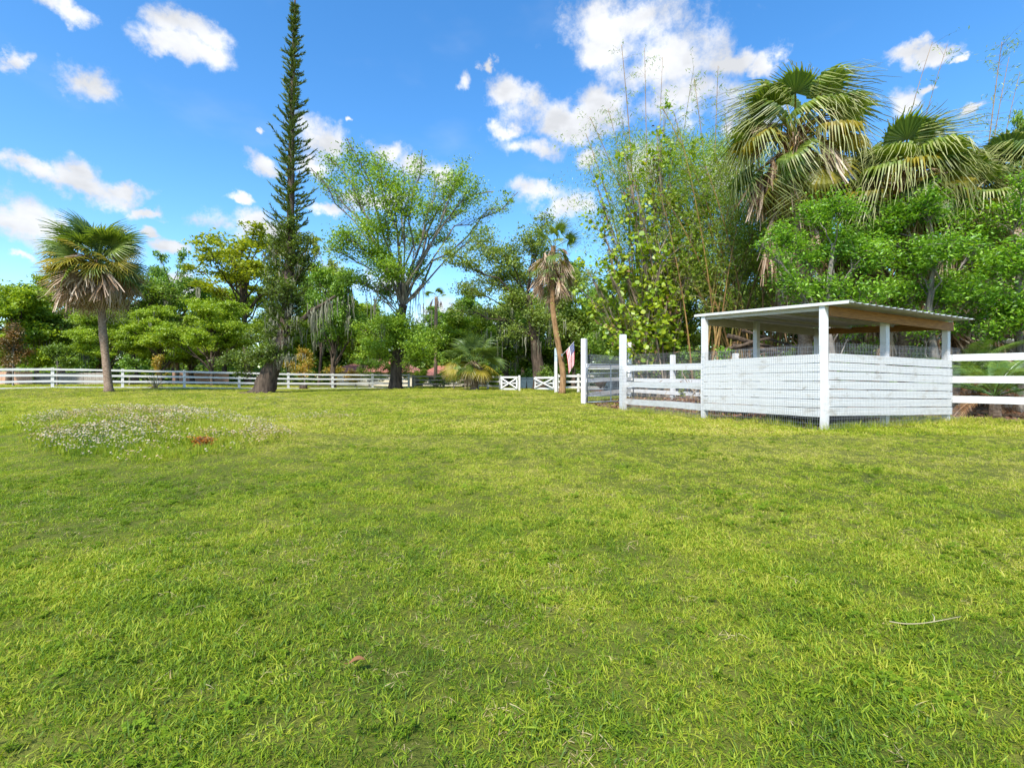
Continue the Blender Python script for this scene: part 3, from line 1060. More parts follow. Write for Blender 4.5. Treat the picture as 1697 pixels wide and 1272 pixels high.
# ------------------------------------------------------------------ the shed
def shed():
    rg = np.random.default_rng(3)
    base = np.array([pF[0], pF[1], float(gz(*pF))])
    root = thing('loafing_shed', 'open white board shed with flat corrugated metal roof standing on the lawn', 'shed', base)
    u = (pF - pL) / np.linalg.norm(pF - pL)     # towards the camera along the left face
    v = (pR - pF) / np.linalg.norm(pR - pF)
    LFR, LFL = np.linalg.norm(pR - pF), np.linalg.norm(pL - pF)

    def plane(p):      # roof height over the plan point
        d = np.asarray(p) - pF
        a, b = d @ u, d @ v
        return 2.585 - .050 * a - .027 * b

    def Z(p, z):
        return np.array([p[0], p[1], z])
    ang = math.atan2(v[1], v[0])
    posts = [(pF, .115), (pL, .12), (pR, .115), (pF + v * LFR * .5, .125), (pB, .12), (pL + v * LFR * .43, .12)]
    for i, (p, w) in enumerate(posts):
        mb = MB()
        g = float(gz(*p)) - .1
        top = plane(p) - .012
        if i == 3:
            p = p + (-u) * .10
        hs = [g, g + .5, g + 1.2, g + 1.9, top]
        vs, fs = [], []
        for k, z in enumerate(hs):
            o = rg.normal(0, .006, 2) if 0 < k < 4 else np.zeros(2)
            for (a, b) in ((-1, -1), (1, -1), (1, 1), (-1, 1)):
                q = p + o + u * (-b) * w / 2 + v * a * w / 2
                vs.append([q[0], q[1], z])
            if k:
                for j in range(4):
                    fs.append([(k - 1) * 4 + j, (k - 1) * 4 + (j + 1) % 4, k * 4 + (j + 1) % 4, k * 4 + j])
        fs += [[3, 2, 1, 0], [16, 17, 18, 19]]
        mb.add(vs, fs)
        part('post', mb, M['white_post'], root)
    # boards: left face (outside is -v) and right face (outside is +u)
    nb = 7
    for k in range(nb):
        mb = MB()
        zl = CAMZ + .555 - (k + .5) * .186
        zf = CAMZ + .575 - (k + .5) * .1875
        a = pL + u * .045 - v * .075
        b = pF - u * .03 - v * .075
        hh = .1785 - (rg.uniform(.004, .010) if k in (3, 5) else rg.uniform(-.002, .003))
        mb.beam(Z(a, zl), Z(b, zf), .024, hh, 9, .0022, rg)
        part('plank', mb, M['white_board'], root)
    for k in range(nb):
        mb = MB()
        z0 = CAMZ + .592 - (k + .5) * .1865
        z1 = CAMZ + .512 - (k + .5) * .186
        tilt = rg.normal(0, .007)
        a = pF + v * (.062 if k < 6 else .045) + u * .075
        b = pR + v * (.07 + rg.uniform(-.01, .02)) + u * .075
        mb.beam(Z(a, z0 + tilt * .4), Z(b, z1 - tilt), .024, .174 - (rg.uniform(.000, .012)), 9, .0028, rg)
        part('plank', mb, M['white_board'], root)
    # header beams
    mb = MB()
    a, b = pF + v * .06 + u * .085, pR + v * .10 + u * .085
    mb.beam(Z(a, plane(a) - .13), Z(b, plane(b) - .13), .042, .20)
    part('header_beam', mb, M['brown_wood'], root)
    root_children_label = None
    mb = MB()
    a, b = pL + v * -.02 - u * .075, pB + v * .05 - u * .075
    mb.beam(Z(a, plane(a) - .13), Z(b, plane(b) - .13), .042, .22)
    part('header_beam', mb, M['pale_beam'], root)
    mb = MB()
    a, b = pR - u * .06 + v * .03, pB + u * .06 + v * .03
    mb.beam(Z(a, plane(a) - .12), Z(b, plane(b) - .12), .042, .17)
    part('header_beam', mb, M['brown_wood'], root)
    mb = MB()
    a, b = pF + v * .5 * .04 - u * .06, pL + u * .07
    mb.beam(Z(a, plane(a) - .07), Z(b, plane(b) - .07), .040, .09)
    part('rafter', mb, M['pale_beam'], root)
    for f in (.36, .70):
        mb = MB()
        a, b = pF - u * LFL * f + v * .03, pR - u * LFL * f + v * .05
        mb.beam(Z(a, plane(a) - .055), Z(b, plane(b) - .055), .045, .06)
        part('purlin', mb, M['pale_beam'], root)
    # roof: five ribbed sheets, ribs run along u
    a0, a1 = -(LFL + .26), .53
    b0, b1 = -.07, LFR + .02
    ns = 5
    per = (b1 - b0) / ns
    for s in range(ns):
        mb = MB()
        prof = []
        sb0 = b0 + s * per
        nr = 4
        rp = per / nr
        for k in range(nr):
            q = sb0 + k * rp
            prof += [(q, 0), (q + rp * .62, 0), (q + rp * .72, .024), (q + rp * .90, .024)]
        prof.append((sb0 + per + .012, 0.0))
        prof = np.array(prof)
        vs = []
        for aa in (a0, a1 + rg.uniform(-.02, .02)):
            for th in (.0, .004):
                for (bb, h) in prof:
                    q = pF + u * aa + v * bb
                    vs.append([q[0], q[1], plane(q) + h + th + s * .0015])
        n = len(prof)
        fs = []
        for i in range(n - 1):
            fs += [[i, i + 1, 2 * n + i + 1, 2 * n + i], [n + i, 3 * n + i, 3 * n + i + 1, n + i + 1], [2 * n + i, 2 * n + i + 1, 3 * n + i + 1, 3 * n + i], [i, n + i, n + i + 1, i + 1]]
        mb.add(vs, fs)
        part('roof_sheet', mb, M['roof_metal'], root)
    mb = MB()
    a, b = pF + u * (a1 + .01) - v * .085, pF + u * (a0 - .01) - v * .085
    mb.beam(Z(a, plane(a) + .002), Z(b, plane(b) + .002), .02, .055)
    mb.beam(Z(a + v * .07, plane(a) + .034), Z(b + v * .07, plane(b) + .034), .12, .008)
    part('edge_trim', mb, M['trim'], root)
    # welded wire in front of the boards
    mb = MB()

    def wiremesh(mb, A, B, zb, zt, dx=.052, dz=.10, r=.0023):
        A, B = np.asarray(A), np.asarray(B)
        ln = np.linalg.norm(B - A)
        for t in np.arange(0, ln + .001, dx):
            q = A + (B - A) * t / ln
            g = float(gz(*q)) + zb
            mb.tube([[q[0], q[1], g], [q[0], q[1], g + (zt - zb)]], r, 3, False)
        for z in np.arange(zb, zt + .001, dz):
            n = 8
            mb.tube([[*(A + (B - A) * i / n), float(gz(*(A + (B - A) * i / n))) + z] for i in range(n + 1)], r, 3, False)
    shed.wiremesh = wiremesh
    wiremesh(mb, pF - v * .115 - u * .0, pL - v * .115, .03, 1.75)
    wiremesh(mb, pF + u * .115, pR + u * .115 + v * .35, .03, 1.80)
    o = part('wire_mesh', mb, M['wire'], root)
    o['kind'] = 'stuff'
    return u, v, LFR, LFL


U, V, LFR, LFL = shed()


# ------------------------------------------------------------------ fences
def fence(name, label, pts, heights, rails, mat_r, mat_p, post=.12, rail_h=.14, rail_t=.03, group=None, front=-1, extra=None, skip_posts=(), wob=.003):
    rg = np.random.default_rng(abs(hash(label)) % 1000 if False else len(label) * 7 + 1)
    b = np.array([pts[0][0], pts[0][1], float(gz(*pts[0]))])
    root = thing(name, label, 'fence', b, group)
    for i, (p, h) in enumerate(zip(pts, heights)):
        if i in skip_posts:
            continue
        q = pts[min(i + 1, len(pts) - 1)] - pts[max(i - 1, 0)]
        g = float(gz(*p))
        mb = MB()
        mb.box((p[0], p[1], g + h / 2 - .1), (post, post, h + .2), math.atan2(q[1], q[0]))
        mb.box((p[0], p[1], g + h + .008), (post * .9, post * .9, .016), math.atan2(q[1], q[0]))
        part('post', mb, mat_p, root)
    for i in range(len(pts) - 1):
        p, q = np.asarray(pts[i]), np.asarray(pts[i + 1])
        d = (q - p) / np.linalg.norm(q - p)
        nrm = np.array([-d[1], d[0]]) * front
        off = nrm * (post / 2 + rail_t / 2 + .002)
        if i > 0 or True:
            p2, q2 = p + off, q + off
        for rh in rails:
            r0, r1 = (rh, rh) if isinstance(rh, (int, float)) else rh
            mb = MB()
            g0, g1 = float(gz(*p)), float(gz(*q))
            s = .004 if i % 2 else 0
            mb.beam((p2[0] + d[0] * .004, p2[1] + d[1] * .004, g0 + r0), (q2[0] - d[0] * .004, q2[1] - d[1] * .004, g1 + r1), rail_t, rail_h, 5, wob, rg)
            part('rail', mb, mat_r, root)
    return root


W = M['white_fence']
# far three-board fence
P0 = np.array([-28.5, 30.0])
ST = np.array([2.73, 2.0])
far_posts = [P0 + ST * k for k in (-3, -2, -1, 0, 1, 2, 3, 4, 5, 6, 7)]
rt = fence('board_fence', 'long white three board fence running across the far lawn behind the lone palm', far_posts, [1.25] * 11, [1.16, .80, .43], W, W, .15, .135, .035, front=-1, wob=.008)
mb = MB()
for k in range(len(far_posts) - 1):
    p, q = far_posts[k], far_posts[k + 1]
    mb.beam((p[0], p[1] - .12, float(gz(*p)) + .05), (q[0], q[1] - .12, float(gz(*q)) + .05), .03, .07)
part('ground_board', mb, W, rt)
old = [far_posts[-1] + np.array([.35, .1]), np.array([(735 - CX) / F * 42.5, 42.5]), np.array([(790 - CX) / F * 40, 40.0])]
fence('old_board_fence', 'weathered grey board fence tangled with vine right of the big oak', old, [1.2] * 3, [1.05, .72, .36], M['grey_wood'], M['grey_wood'], .13, .13, .03)
sg = [np.array([(792 - CX) / F * 39.8, 39.8]), np.array([(808.5 - CX) / F * 38.6, 38.6]), np.array([(829 - CX) / F * 36.6, 36.6])]
fence('short_board_fence', 'short white board fence ending at the left crossed gate', sg, [1.1] * 3, [.98, .64, .28], W, W, .14, .13, .03)
rf = [np.array([(924 - CX) / F * 30.2, 30.2]), np.array([(958 - CX) / F * 30, 30.0]), np.array([(1010 - CX) / F * 30.5, 30.5])]
fence('right_board_fence', 'white board fence behind the slim curved palm and flag', rf, [1.15] * 3, [1.03, .68, .33], W, W, .14, .13, .03)


def xgate(label, A, B, z0, h):
    A, B = np.asarray(A, float), np.asarray(B, float)
    g = float(gz(*A))
    root = thing('crossed_gate', label, 'gate', (A[0], A[1], g), 'white crossed gates at the far end of the lawn')
    d = (B - A) / np.linalg.norm(B - A)
    nrm = np.array([d[1], -d[0]])
    zt, zb = g + z0 + h, g + z0
    pt = lambda p, z: (p[0], p[1], z)
    for z, w_ in ((zt - .06, .12), (zb + .06, .12), ((zt + zb) / 2, .09)):
        m_ = MB()
        m_.beam(pt(A, z), pt(B, z), .035, w_)
        part('rail', m_, W, root)
    for p in (A + d * .055, B - d * .055):
        m_ = MB()
        q = p + nrm * .037
        m_.box((q[0], q[1], (zt + zb) / 2), (.11, .035, h), math.atan2(d[1], d[0]))
        part('stile', m_, W, root)
    for k, (a, b) in enumerate((((A, zb + .1), (B, zt - .1)), ((A, zt - .1), (B, zb + .1)))):
        m_ = MB()
        o = nrm * (.074 + .034 * k)
        m_.beam(pt(a[0] + o, a[1]), pt(b[0] + o, b[1]), .03, .10)
        part('brace', m_, W, root)
    return root


xgate('left white gate with a crossed brace beside the two bins', ((830.5 - CX) / F * 35.2, 35.2), ((858 - CX) / F * 34.8, 34.8), .05, .97)
xgate('right white gate with a crossed brace hung on the tall pale blue post', ((887 - CX) / F * 32.2, 32.2), ((919 - CX) / F * 30.4, 30.4), .16, .82)
gp = thing('gate_post', 'square white post closing the left crossed gate next to the bins', 'post', G(860.5, 35))
m_ = MB()
m_.box(G(860.5, 35) + (0, 0, .5), (.15, .15, 1.2))
part('shaft', m_, W, gp)
bp_ = G(921, 30)
tp = thing('tall_post', 'tall post painted white with pale blue top beside the slim curved palm', 'post', bp_)
m_ = MB()
m_.box(bp_ + (0, 0, .92), (.17, .17, 2.0))
part('shaft', m_, W, tp)
m_ = MB()
m_.box(bp_ + (0, 0, 2.34), (.165, .165, .84))
part('upper_shaft', m_, M['blue_post'], tp)

# pen fences
WP, WB = M['white_post'], M['white_board']
fr = fence('pen_fence', 'near white pen fence of three boards and wire between the gate post and the shed', [p1032, pL - U * .075], [2.50, .5], [1.40, .87, .31], WB, WP, .17, .178, .028, front=1, skip_posts=(1,), wob=.006)
wm = MB()
shed.wiremesh(wm, p1032 - V * .14, pL - V * .14, .04, 1.5)
part('wire_mesh', wm, M['wire'], fr)['kind'] = 'stuff'
en = fence('pen_fence', 'far end white pen fence behind the grey tube gate', [p968, p1044], [2.58, 2.70], [1.52, .93, .36], WB, WP, .19, .17, .028, group='white board fences of the pen')
wm = MB()
shed.wiremesh(wm, p968 + (.1, .25), p1044 + (-.1, .15), .04, 2.0, .07, .12, .0028)
part('wire_mesh', wm, M['wire'], en)['kind'] = 'stuff'
bk = fence('pen_fence', 'back white pen fence with tall wire below the bamboo', [p1044 + (.12, -.15), p1115, p1212, pB + (-.1, .3)], [1.5, 2.0, 1.95, 1.6], [1.45, .87, .33], WB, WP, .17, .17, .028, group='white board fences of the pen', skip_posts=(0,))
wm = MB()
pts_ = [p1044, p1115, p1212, pB + (.05, .4)]
for a, b in zip(pts_[:-1], pts_[1:]):
    shed.wiremesh(wm, a + (.12, .12), b + (.12, .12), .04, 2.15, .06, .12, .0026)
part('wire_mesh', wm, M['wire'], bk)['kind'] = 'stuff'
fr['group'] = 'white board fences of the pen'
re_ = pR + np.array([.72, -.69]) * 2.6
rr_ = fence('side_fence', 'white three board fence leaving the right end of the shed', [pR + V * .12, re_, re_ + np.array([.72, -.69]) * 2.4], [1.0, 1.7, 1.7], [1.555, 1.03, .56], WB, WP, .14, .165, .028, front=-1, skip_posts=(0,))


def tube_gate():
    A = np.array([3.0, 19.25])
    B = np.array([5.02, 20.0])
    g = float(gz(*A))
    root = thing('tube_gate', 'grey steel tube farm gate swung open inside the pen', 'gate', (A[0], A[1], g))
    d3 = np.array([*(B - A), .06])
    pt = lambda t, z: np.array([*(A + (B - A) * t), g + z + .04 * t])
    top, bot = 1.55, .06
    fr_ = [pt(0, bot), pt(0, top - .16), pt(.02, top - .05), pt(.07, top), pt(.93, top), pt(.98, top - .05), pt(1, top - .16), pt(1, bot)]
    m1 = MB()
    m1.tube(fr_, .024, 7)
    m1.tube([pt(0, bot), pt(1, bot)], .024, 7)
    part('frame', m1, M['gate_metal'], root, True)
    for z in (1.20, .87, .57, .30):
        m1 = MB()
        m1.tube([pt(.01, z), pt(.99, z)], .02, 7)
        part('bar', m1, M['gate_metal'], root, True)
    m1 = MB()
    m1.beam(pt(.5, bot)[:3], pt(.5, top) + np.array([.001, 0, 0]), .02, .04)
    part('upright', m1, M['gate_metal'], root)
    for z in (.35, 1.2):
        m1 = MB()
        m1.box((A[0] - .045, A[1], g + z), (.09, .05, .05))
        part('hinge', m1, M['gate_metal'], root)


tube_gate()


# ------------------------------------------------------------------ small things in and round the pen
def bins():
    for px, lab in ((867, 'left wheeled blue-grey bin behind the gap between crossed gates'), (878, 'right wheeled blue-grey bin behind the gap between crossed gates')):
        b = G(px, 39)
        r = thing('wheelie_bin', lab, 'bin', b, 'bins by the far gates')
        m1 = MB()
        v = []
        for z, s in ((.08, .42), (.85, .54)):
            for (x, y) in ((-1, -1), (1, -1), (1, 1), (-1, 1)):
                v.append([b[0] + x * s / 2, b[1] + y * s / 2 * 1.1, b[2] + z])
        m1.add(v, [[0, 1, 5, 4], [1, 2, 6, 5], [2, 3, 7, 6], [3, 0, 4, 7], [3, 2, 1, 0], [4, 5, 6, 7]])
        part('body', m1, M['bin'], r)
        m1 = MB()
        m1.box(b + (0, 0, .90), (.58, .66, .08))
        m1.tube([b + (-.25, .34, .86), b + (.25, .34, .86)], .025, 6)
        part('lid', m1, M['bin'], r)
        for s in (-1, 1):
            m1 = MB()
            m1.tube([b + (s * .2, .26, .1), b + (s * .27, .26, .1)], .11, 12)
            part('wheel', m1, M['black'], r)


bins()


def potgroup():
    b = G(995, 27)
    r = thing('planter_bowl', 'brown planter bowl on a stand seen through the tube gate', 'planter', b)
    m1 = MB()
    m1.lathe(b, [(.02, .42), (.14, .43), (.24, .5), (.36, .66), (.38, .7), (.35, .7), (.3, .62), (.02, .6)], 18)
    part('bowl', m1, M['clay'], r, True)
    m1 = MB()
    m1.lathe(b, [(.2, -.02), (.2, .03), (.07, .08), (.06, .38), (.15, .43)], 12)
    part('stand', m1, M['clay'], r, True)
    b = G(1017, 27.5)
    r = thing('plastic_tub', 'dark upturned plastic tub seen behind the tube gate', 'tub', b)
    m1 = MB()
    m1.lathe(b, [(.62, -.02), (.60, .06), (.58, .06), (.40, .72), (.36, .78), (.01, .79)], 16)
    part('shell', m1, M['bin'], r, True)
    m1 = MB()
    m1.tube([b + (-.3, -.53, .3), b + (-.2, -.60, .38), b + (.2, -.60, .38), b + (.3, -.53, .3)], .02, 6)
    part('handle', m1, M['bin'], r)
    b = G(1000, 25.3)
    r = thing('folding_table', 'white folding table standing behind the end fence of the pen', 'table', b)
    m1 = MB()
    m1.box(b + (0, 0, 1.42), (1.9, .75, .05))
    part('tabletop', m1, M['trim'], r)
    for sx in (-.8, .8):
        for sy in (-.3, .3):
            m1 = MB()
            m1.tube([b + (sx, sy, -.05), b + (sx, sy, 1.40)], .02, 6)
            part('leg', m1, M['wire'], r)


potgroup()


def cart():
    c2 = pF - U * 1.0 + V * .85
    b = np.array([c2[0], c2[1], float(gz(*c2))])
    r = thing('feed_cart', 'low black cart with a grey hubbed wheel under the front corner of the shed', 'cart', b)
    m1 = MB()
    ang = math.atan2(U[1], U[0])
    ca, sa = math.cos(ang), math.sin(ang)

    def T(x, y, z):
        x, y, z = x * 1.3, y * 1.15, z * 1.25
        return [b[0] + x * ca - y * sa, b[1] + x * sa + y * ca, b[2] + z]
    v = [T(x * w, y * d, z) for z, w, d in ((.10, .48, .30), (.34, .54, .36)) for (x, y) in ((-1, -1), (1, -1), (1, 1), (-1, 1))]
    v += [T(x * .50, y * .32, .34) for (x, y) in ((-1, -1), (1, -1), (1, 1), (-1, 1))]
    v += [T(x * .45, y * .27, .14) for (x, y) in ((-1, -1), (1, -1), (1, 1), (-1, 1))]
    f = []
    for o in (0, 4, 8):
        for j in range(4):
            f.append([o + j, o + (j + 1) % 4, o + 4 + (j + 1) % 4, o + 4 + j])
    f += [[3, 2, 1, 0], [12, 13, 14, 15]]
    m1.add(v, f)
    part('tub', m1, M['black'], r)
    for sx in (-.36, .36):
        for sy in (-1, 1):
            m1 = MB()
            y0, y1 = sy * .37, sy * .45
            m1.tube([T(sx, y0, .14), T(sx, y1, .14)], .14, 16)
            wh = part('wheel', m1, M['black'], r)
            m1 = MB()
            m1.tube([T(sx, sy * .44, .14), T(sx, sy * .458, .14)], .065, 12)
            part('rim', m1, M['rim'], wh, origin=b)
    m1 = MB()
    m1.tube([T(-.5, 0, .12), T(-.8, 0, .2), T(-1.0, 0, .45), T(-1.0, .12, .47), T(-1.0, -.12, .47)], .015, 6)
    part('handle', m1, M['black'], r)
    # black water tub
    c2 = pF + V * 1.35 - U * .55
    b2 = np.array([c2[0], c2[1], float(gz(*c2))])
    r = thing('water_tub', 'black oval rubber water tub behind the right hand shed boards', 'tub', b2)
    m1 = MB()
    m1.lathe(b2, [(.01, .0), (.40, .0), (.45, .05), (.50, .30), (.53, .31), (.53, .34), (.48, .34), (.43, .08), (.01, .06)], 24, sx=1.35, sy=.8, rz=math.atan2(V[1], V[0]))
    part('shell', m1, M['black'], r, True)
    for s in (-1, 1):
        m1 = MB()
        e = np.array([V[0], V[1], 0]) * s
        n_ = np.array([U[0], U[1], 0])
        m1.tube([b2 + e * .70 + n_ * .1 + (0, 0, .26), b2 + e * .76 + n_ * .08 + (0, 0, .27), b2 + e * .76 - n_ * .08 + (0, 0, .27), b2 + e * .70 - n_ * .1 + (0, 0, .26)], .016, 6)
        part('handle', m1, M['black'], r)


cart()


def litter():
    rg = np.random.default_rng(8)
    mb = MB()
    C = []
    for (poly, n, (x0, x1, y0, y1)) in ((PEN, 5200, (2.5, 11, 10, 24.5)), (WOODS, 5200, (5, 18, 10, 30))):
        x, y = rg.uniform(x0, x1, n), rg.uniform(y0, y1, n)
        k = inside(poly, x, y)
        C.append(np.stack([x[k], y[k], gz(x[k], y[k]) + rg.uniform(.01, .05, k.sum())], 1))
    # raked heaps inside the shed and pen
    for (p, n, s, h) in ((pF + V * 2.2 - U * 1.2, 900, .5, .25), (pL + V * 1.2 + U * 1.0, 800, .55, .22), (np.array([6.4, 18.5]), 900, .9, .3), (np.array([7.4, 17]), 700, .8, .25)):
        o = rg.normal(0, s, (n, 2))
        q = p + o
        z = gz(q[:, 0], q[:, 1]) + h * np.exp(-(o ** 2).sum(1) / (2 * s * s)) * rg.uniform(.3, 1, n)
        C.append(np.column_stack([q, z]))
    leaves(mb, np.vstack(C), .12, rg, .45, 1.2, 0)
    tag(link('leaf_litter', mb.mesh('leaf_litter', M['litter'])), kind='stuff')


litter()


def brush_pile():
    rg = np.random.default_rng(21)
    c = P(1245, 590, 19.5)
    b = np.array([c[0], c[1], float(gz(c[0], c[1]))])
    r = thing('brush_pile', 'heap of cut branches and dead fronds behind the pen fence', 'brush pile', b)
    m1 = MB()
    for k in range(60):
        a = b + np.array([rg.normal(0, 1.0), rg.normal(0, .6), abs(rg.normal(.1, .3))])
        e = a + np.array([rg.normal(.3, 1.2), rg.normal(0, .6), rg.uniform(.1, 1.6)])
        m1.tube(bez(a, (a + e) / 2 + rg.normal(0, .15, 3), e, 5), np.linspace(rg.uniform(.015, .05), .008, 5), 5, False)
    part('branches', m1, M['dead_wood'], r)
    for (p0, p1, rr) in (((1205, 556), (1345, 598), .10), ((1215, 574), (1300, 584), .12), ((1190, 584), (1275, 560), .08), ((1230, 548), (1330, 580), .06)):
        m1 = MB()
        pl = bez(P(*p0, 20), P((p0[0] + p1[0]) / 2, (p0[1] + p1[1]) / 2 - 3, 19.8), P(*p1, 19.4), 9)
        m1.tube(pl + rg.normal(0, .012, (9, 3)), np.linspace(rr, rr * .7, 9) * rg.uniform(.85, 1.15, 9), 8)
        part('log', m1, M['bark_dark'], r)
    m1 = MB()
    C = b + np.array([.2, 0, 1.1]) + rg.normal(0, 1, (900, 3)) * (1.3, .6, .5)
    leaves(m1, C, .35, rg, .08, .2, .6)
    part('dead_leaves', m1, M['dry'], r)


brush_pile()


def twig_bits():
    g = lambda px, py: (lambda d: np.array([(px - CX) / F * d, d, float(gz((px - CX) / F * d, d)) + .045]))(F * .955 / (py - HY))
    a = [g(1473, 1032), g(1500, 1037), g(1530, 1037), g(1562, 1032), g(1592, 1025)]
    r = thing('stick', 'thin pale curved stick lying on the lawn', 'stick', a[0])
    m1 = MB()
    m1.tube(curve(a, 12), np.linspace(.0024, .0015, 12), 6)
    part('shaft', m1, M['twig'], r, True)
    m1 = MB()
    p = curve(a, 12)[7]
    m1.tube([p, p + (.012, .012, .012), p + (.02, .03, .016)], [.002, .0016, .001], 5)
    part('side_twig', m1, M['twig'], r)
    p = g(588, 1096)
    r = thing('fallen_leaf', 'single tan dry leaf lying on the near lawn', 'leaf', p)
    m1 = MB()
    n = 7
    vs, fs = [], []
    for k in range(n):
        t = k / (n - 1)
        w = .014 * math.sin(math.pi * (.08 + .88 * t)) ** .8
        c = p + np.array([-.02 + .05 * t, .012 * t, .012 * math.sin(t * 2.5)])
        vs += [c + (-.2 * w, w, .35 * w), c, c + (.2 * w, -w, .35 * w)]
        if k:
            o = 3 * (k - 1)
            fs += [[o, o + 1, o + 4, o + 3], [o + 1, o + 2, o + 5, o + 4]]
    m1.add(vs, fs)
    part('blade', m1, M['dry'], r)
    m1 = MB()
    m1.tube([p + (-.022, 0, 0), p + (-.034, -.004, .004)], .0012, 5)
    part('stalk', m1, M['dry'], r)
    # dry orange-brown clump at the foot of the mound
    x, y = (337 - CX) / F * 6.5, 6.5
    b = np.array([x, y, float(gz(x, y))])
    r = thing('dead_clump', 'rusty brown dead clump in front of the flower mound', 'plant', b)
    rg = np.random.default_rng(5)
    m1 = MB()
    leaves(m1, b + rg.normal(0, 1, (260, 3)) * (.06, .045, .03) + (0, 0, .10), .06, rg, .3, .5, .2)
    part('foliage', m1, M['rust'], r)
    m1 = MB()
    for k in range(14):
        e = b + np.array([rg.normal(0, .1), rg.normal(0, .06), .15])
        m1.tube([b + rg.normal(0, .03, 3) * (1, 1, 0), e], .003, 4, False)
    part('stem', m1, M['dead_wood'], r)


twig_bits()


# ------------------------------------------------------------------ palms
def fan_frond(mats, n=34, pet=1.1, Lf=1.0, spread=R(118), droop=.35, fold=.35, seed=0, pr=.02, split=.5, tipdroop=.5, thread=0.0, pale=False):
    """petiole along +X from the origin, fan at its end; mats = [blade, petiole, thread]"""
    rg = np.random.default_rng(seed)
    mb = MB()
    tt = np.linspace(0, 1, 6)
    pp = np.stack([pet * tt, 0 * tt, -.12 * pet * tt ** 2], 1)
    mb.tube(pp, np.linspace(pr * 1.5, pr, 6), 4, False, 1)
    o = pp[-1]
    ax0 = np.array([1, 0, -.25])
    ax0 /= np.linalg.norm(ax0)
    up = np.array([.25, 0, 1.0])
    up /= np.linalg.norm(up)
    sd_ = np.cross(up, ax0)
    S = 7 if pale else 5
    for k in range(n):
        f = (k + .5) / n * 2 - 1
        a = f * spread
        ln = Lf * (1 - .30 * abs(f) ** 2) * rg.uniform(.9, 1.06)
        d = ax0 * math.cos(a) + sd_ * math.sin(a)
        cross = -ax0 * math.sin(a) + sd_ * math.cos(a)
        lift = up * fold * (abs(math.sin(a)) * .55)
        vs = []
        wmax = 2 * spread / n * ln * split * .50
        td = tipdroop * rg.uniform(.6, 1.4)
        for s in range(S + 1):
            t = s / S
            to = t if (not pale or t < split) else split + (t - split) * .5
            c = o + (d + lift * (1 - t)) * ln * to * (1 - .12 * td * max(0, t - split) * 2)
            c = c - np.array([0, 0, 1]) * ln * (droop * t * t * .5 + td * max(0.0, t - split) ** 1.5 * 1.25)
            w = wmax * (t / split if t < split else max(0.06, 1 - ((t - split) / (1 - split)) ** .9)) + .004
            z = (up * w * .35) * (1 if k % 2 else -1)
            vs += [c - cross * w + z, c + cross * w - z]
        q4 = [[2 * i, 2 * i + 1, 2 * i + 3, 2 * i + 2] for i in range(S)]
        if pale:
            nb_ = S - 2 if rg.random() < .7 else S
            mb.add(vs, q4[:nb_])
            if nb_ < S:
                mb.add(vs, q4[nb_:], mi=2)
        else:
            mb.add(vs, q4)
        if thread and rg.random() < thread:
            e = (np.array(vs[-2]) + np.array(vs[-1])) / 2
            q = [e, e + d * .08 + (0, 0, -.18), e + d * .1 + rg.normal(0, .03, 3) + (0, 0, -.18 - rg.uniform(.15, .55))]
            w = .012
            v2 = []
            for i, c in enumerate(q):
                ww = w * (1 - i * .35)
                v2 += [c - cross * ww, c + cross * ww]
            mb.add(v2, [[0, 1, 3, 2], [2, 3, 5, 4]], mi=2)
    return mb.mesh('frond', mats)


def dead_frond(mats, seed, Lf=1.0, pet=.8, n=26):
    """collapsed frond: petiole bends down, leaflets hang in a bundle"""
    rg = np.random.default_rng(seed)
    mb = MB()
    pp = bez(np.zeros(3), np.array([pet * .6, 0, -.02]), np.array([pet * .8, 0, -pet * .55]), 6)
    mb.tube(pp, np.linspace(.03, .016, 6), 4, False, 1)
    o = pp[-1]
    for k in range(n):
        a = rg.uniform(0, 2 * np.pi)
        rr = rg.uniform(.03, .30) * Lf
        ln = Lf * rg.uniform(.6, 1.15)
        d = np.array([math.cos(a), math.sin(a), 0])
        h = rg.uniform(0, np.pi)
        s = np.array([math.cos(h), math.sin(h), 0])
        vs = []
        for i in range(4):
            t = i / 3
            c = o + d * rr * t ** .7 + np.array([.05 * t, 0, -ln * t]) + rg.normal(0, .015, 3)
            w = .035 * (1 - .75 * t) * Lf
            vs += [c - s * w, c + s * w]
        mb.add(vs, [[2 * i, 2 * i + 1, 2 * i + 3, 2 * i + 2] for i in range(3)])
    return mb.mesh('frond', mats)


FR = {}


def make_fronds():
    st = M['frond_yellow']
    bl = {'g': M['frond_green'], 'b': M['frond_blue'], 'y': M['frond_yellow']}
    for c, m_ in bl.items():
        FR['cab_' + c] = [fan_frond([m_, M['frond_green'], M['frond_tip']], 34, 1.05, .86, R(138), .25, .45, 10 + i, .018, .45, .42) for i in range(3)]
        FR['was_' + c] = [fan_frond([m_, M['frond_yellow'], M['frond_tip']], 40, 1.0, 1.0, R(118), .2, .3, 20 + i, .022, .56, (.7, 1.4, 1.1)[i], .7, True) for i in range(3)]
    FR['cab_d'] = [fan_frond([M['frond_dead'], M['frond_dead'], M['frond_dead']], 30, 1.0, 1.0, R(95), .8, .5, 15 + i, .018, .4, 1.2) for i in range(3)]
    FR['dead'] = [dead_frond([M['frond_dead'], M['frond_dead']], 30 + i) for i in range(4)]


make_fronds()


def put_frond(root, kind, origin, az, el, scale, roll=0.0, rg=None):
    """origin in the root's local space"""
    lst = FR[kind]
    me = lst[int(rg.integers(len(lst)))]
    o = bpy.data.objects.new('frond', me)
    o.parent = root
    o.location = origin
    m_ = Matrix.Rotation(az, 3, 'Z') @ Matrix.Rotation(-el, 3, 'Y') @ Matrix.Rotation(roll, 3, 'X')
    o.rotation_euler = m_.to_euler()
    o.scale = (scale,) * 3
    COL.objects.link(o)
    return o


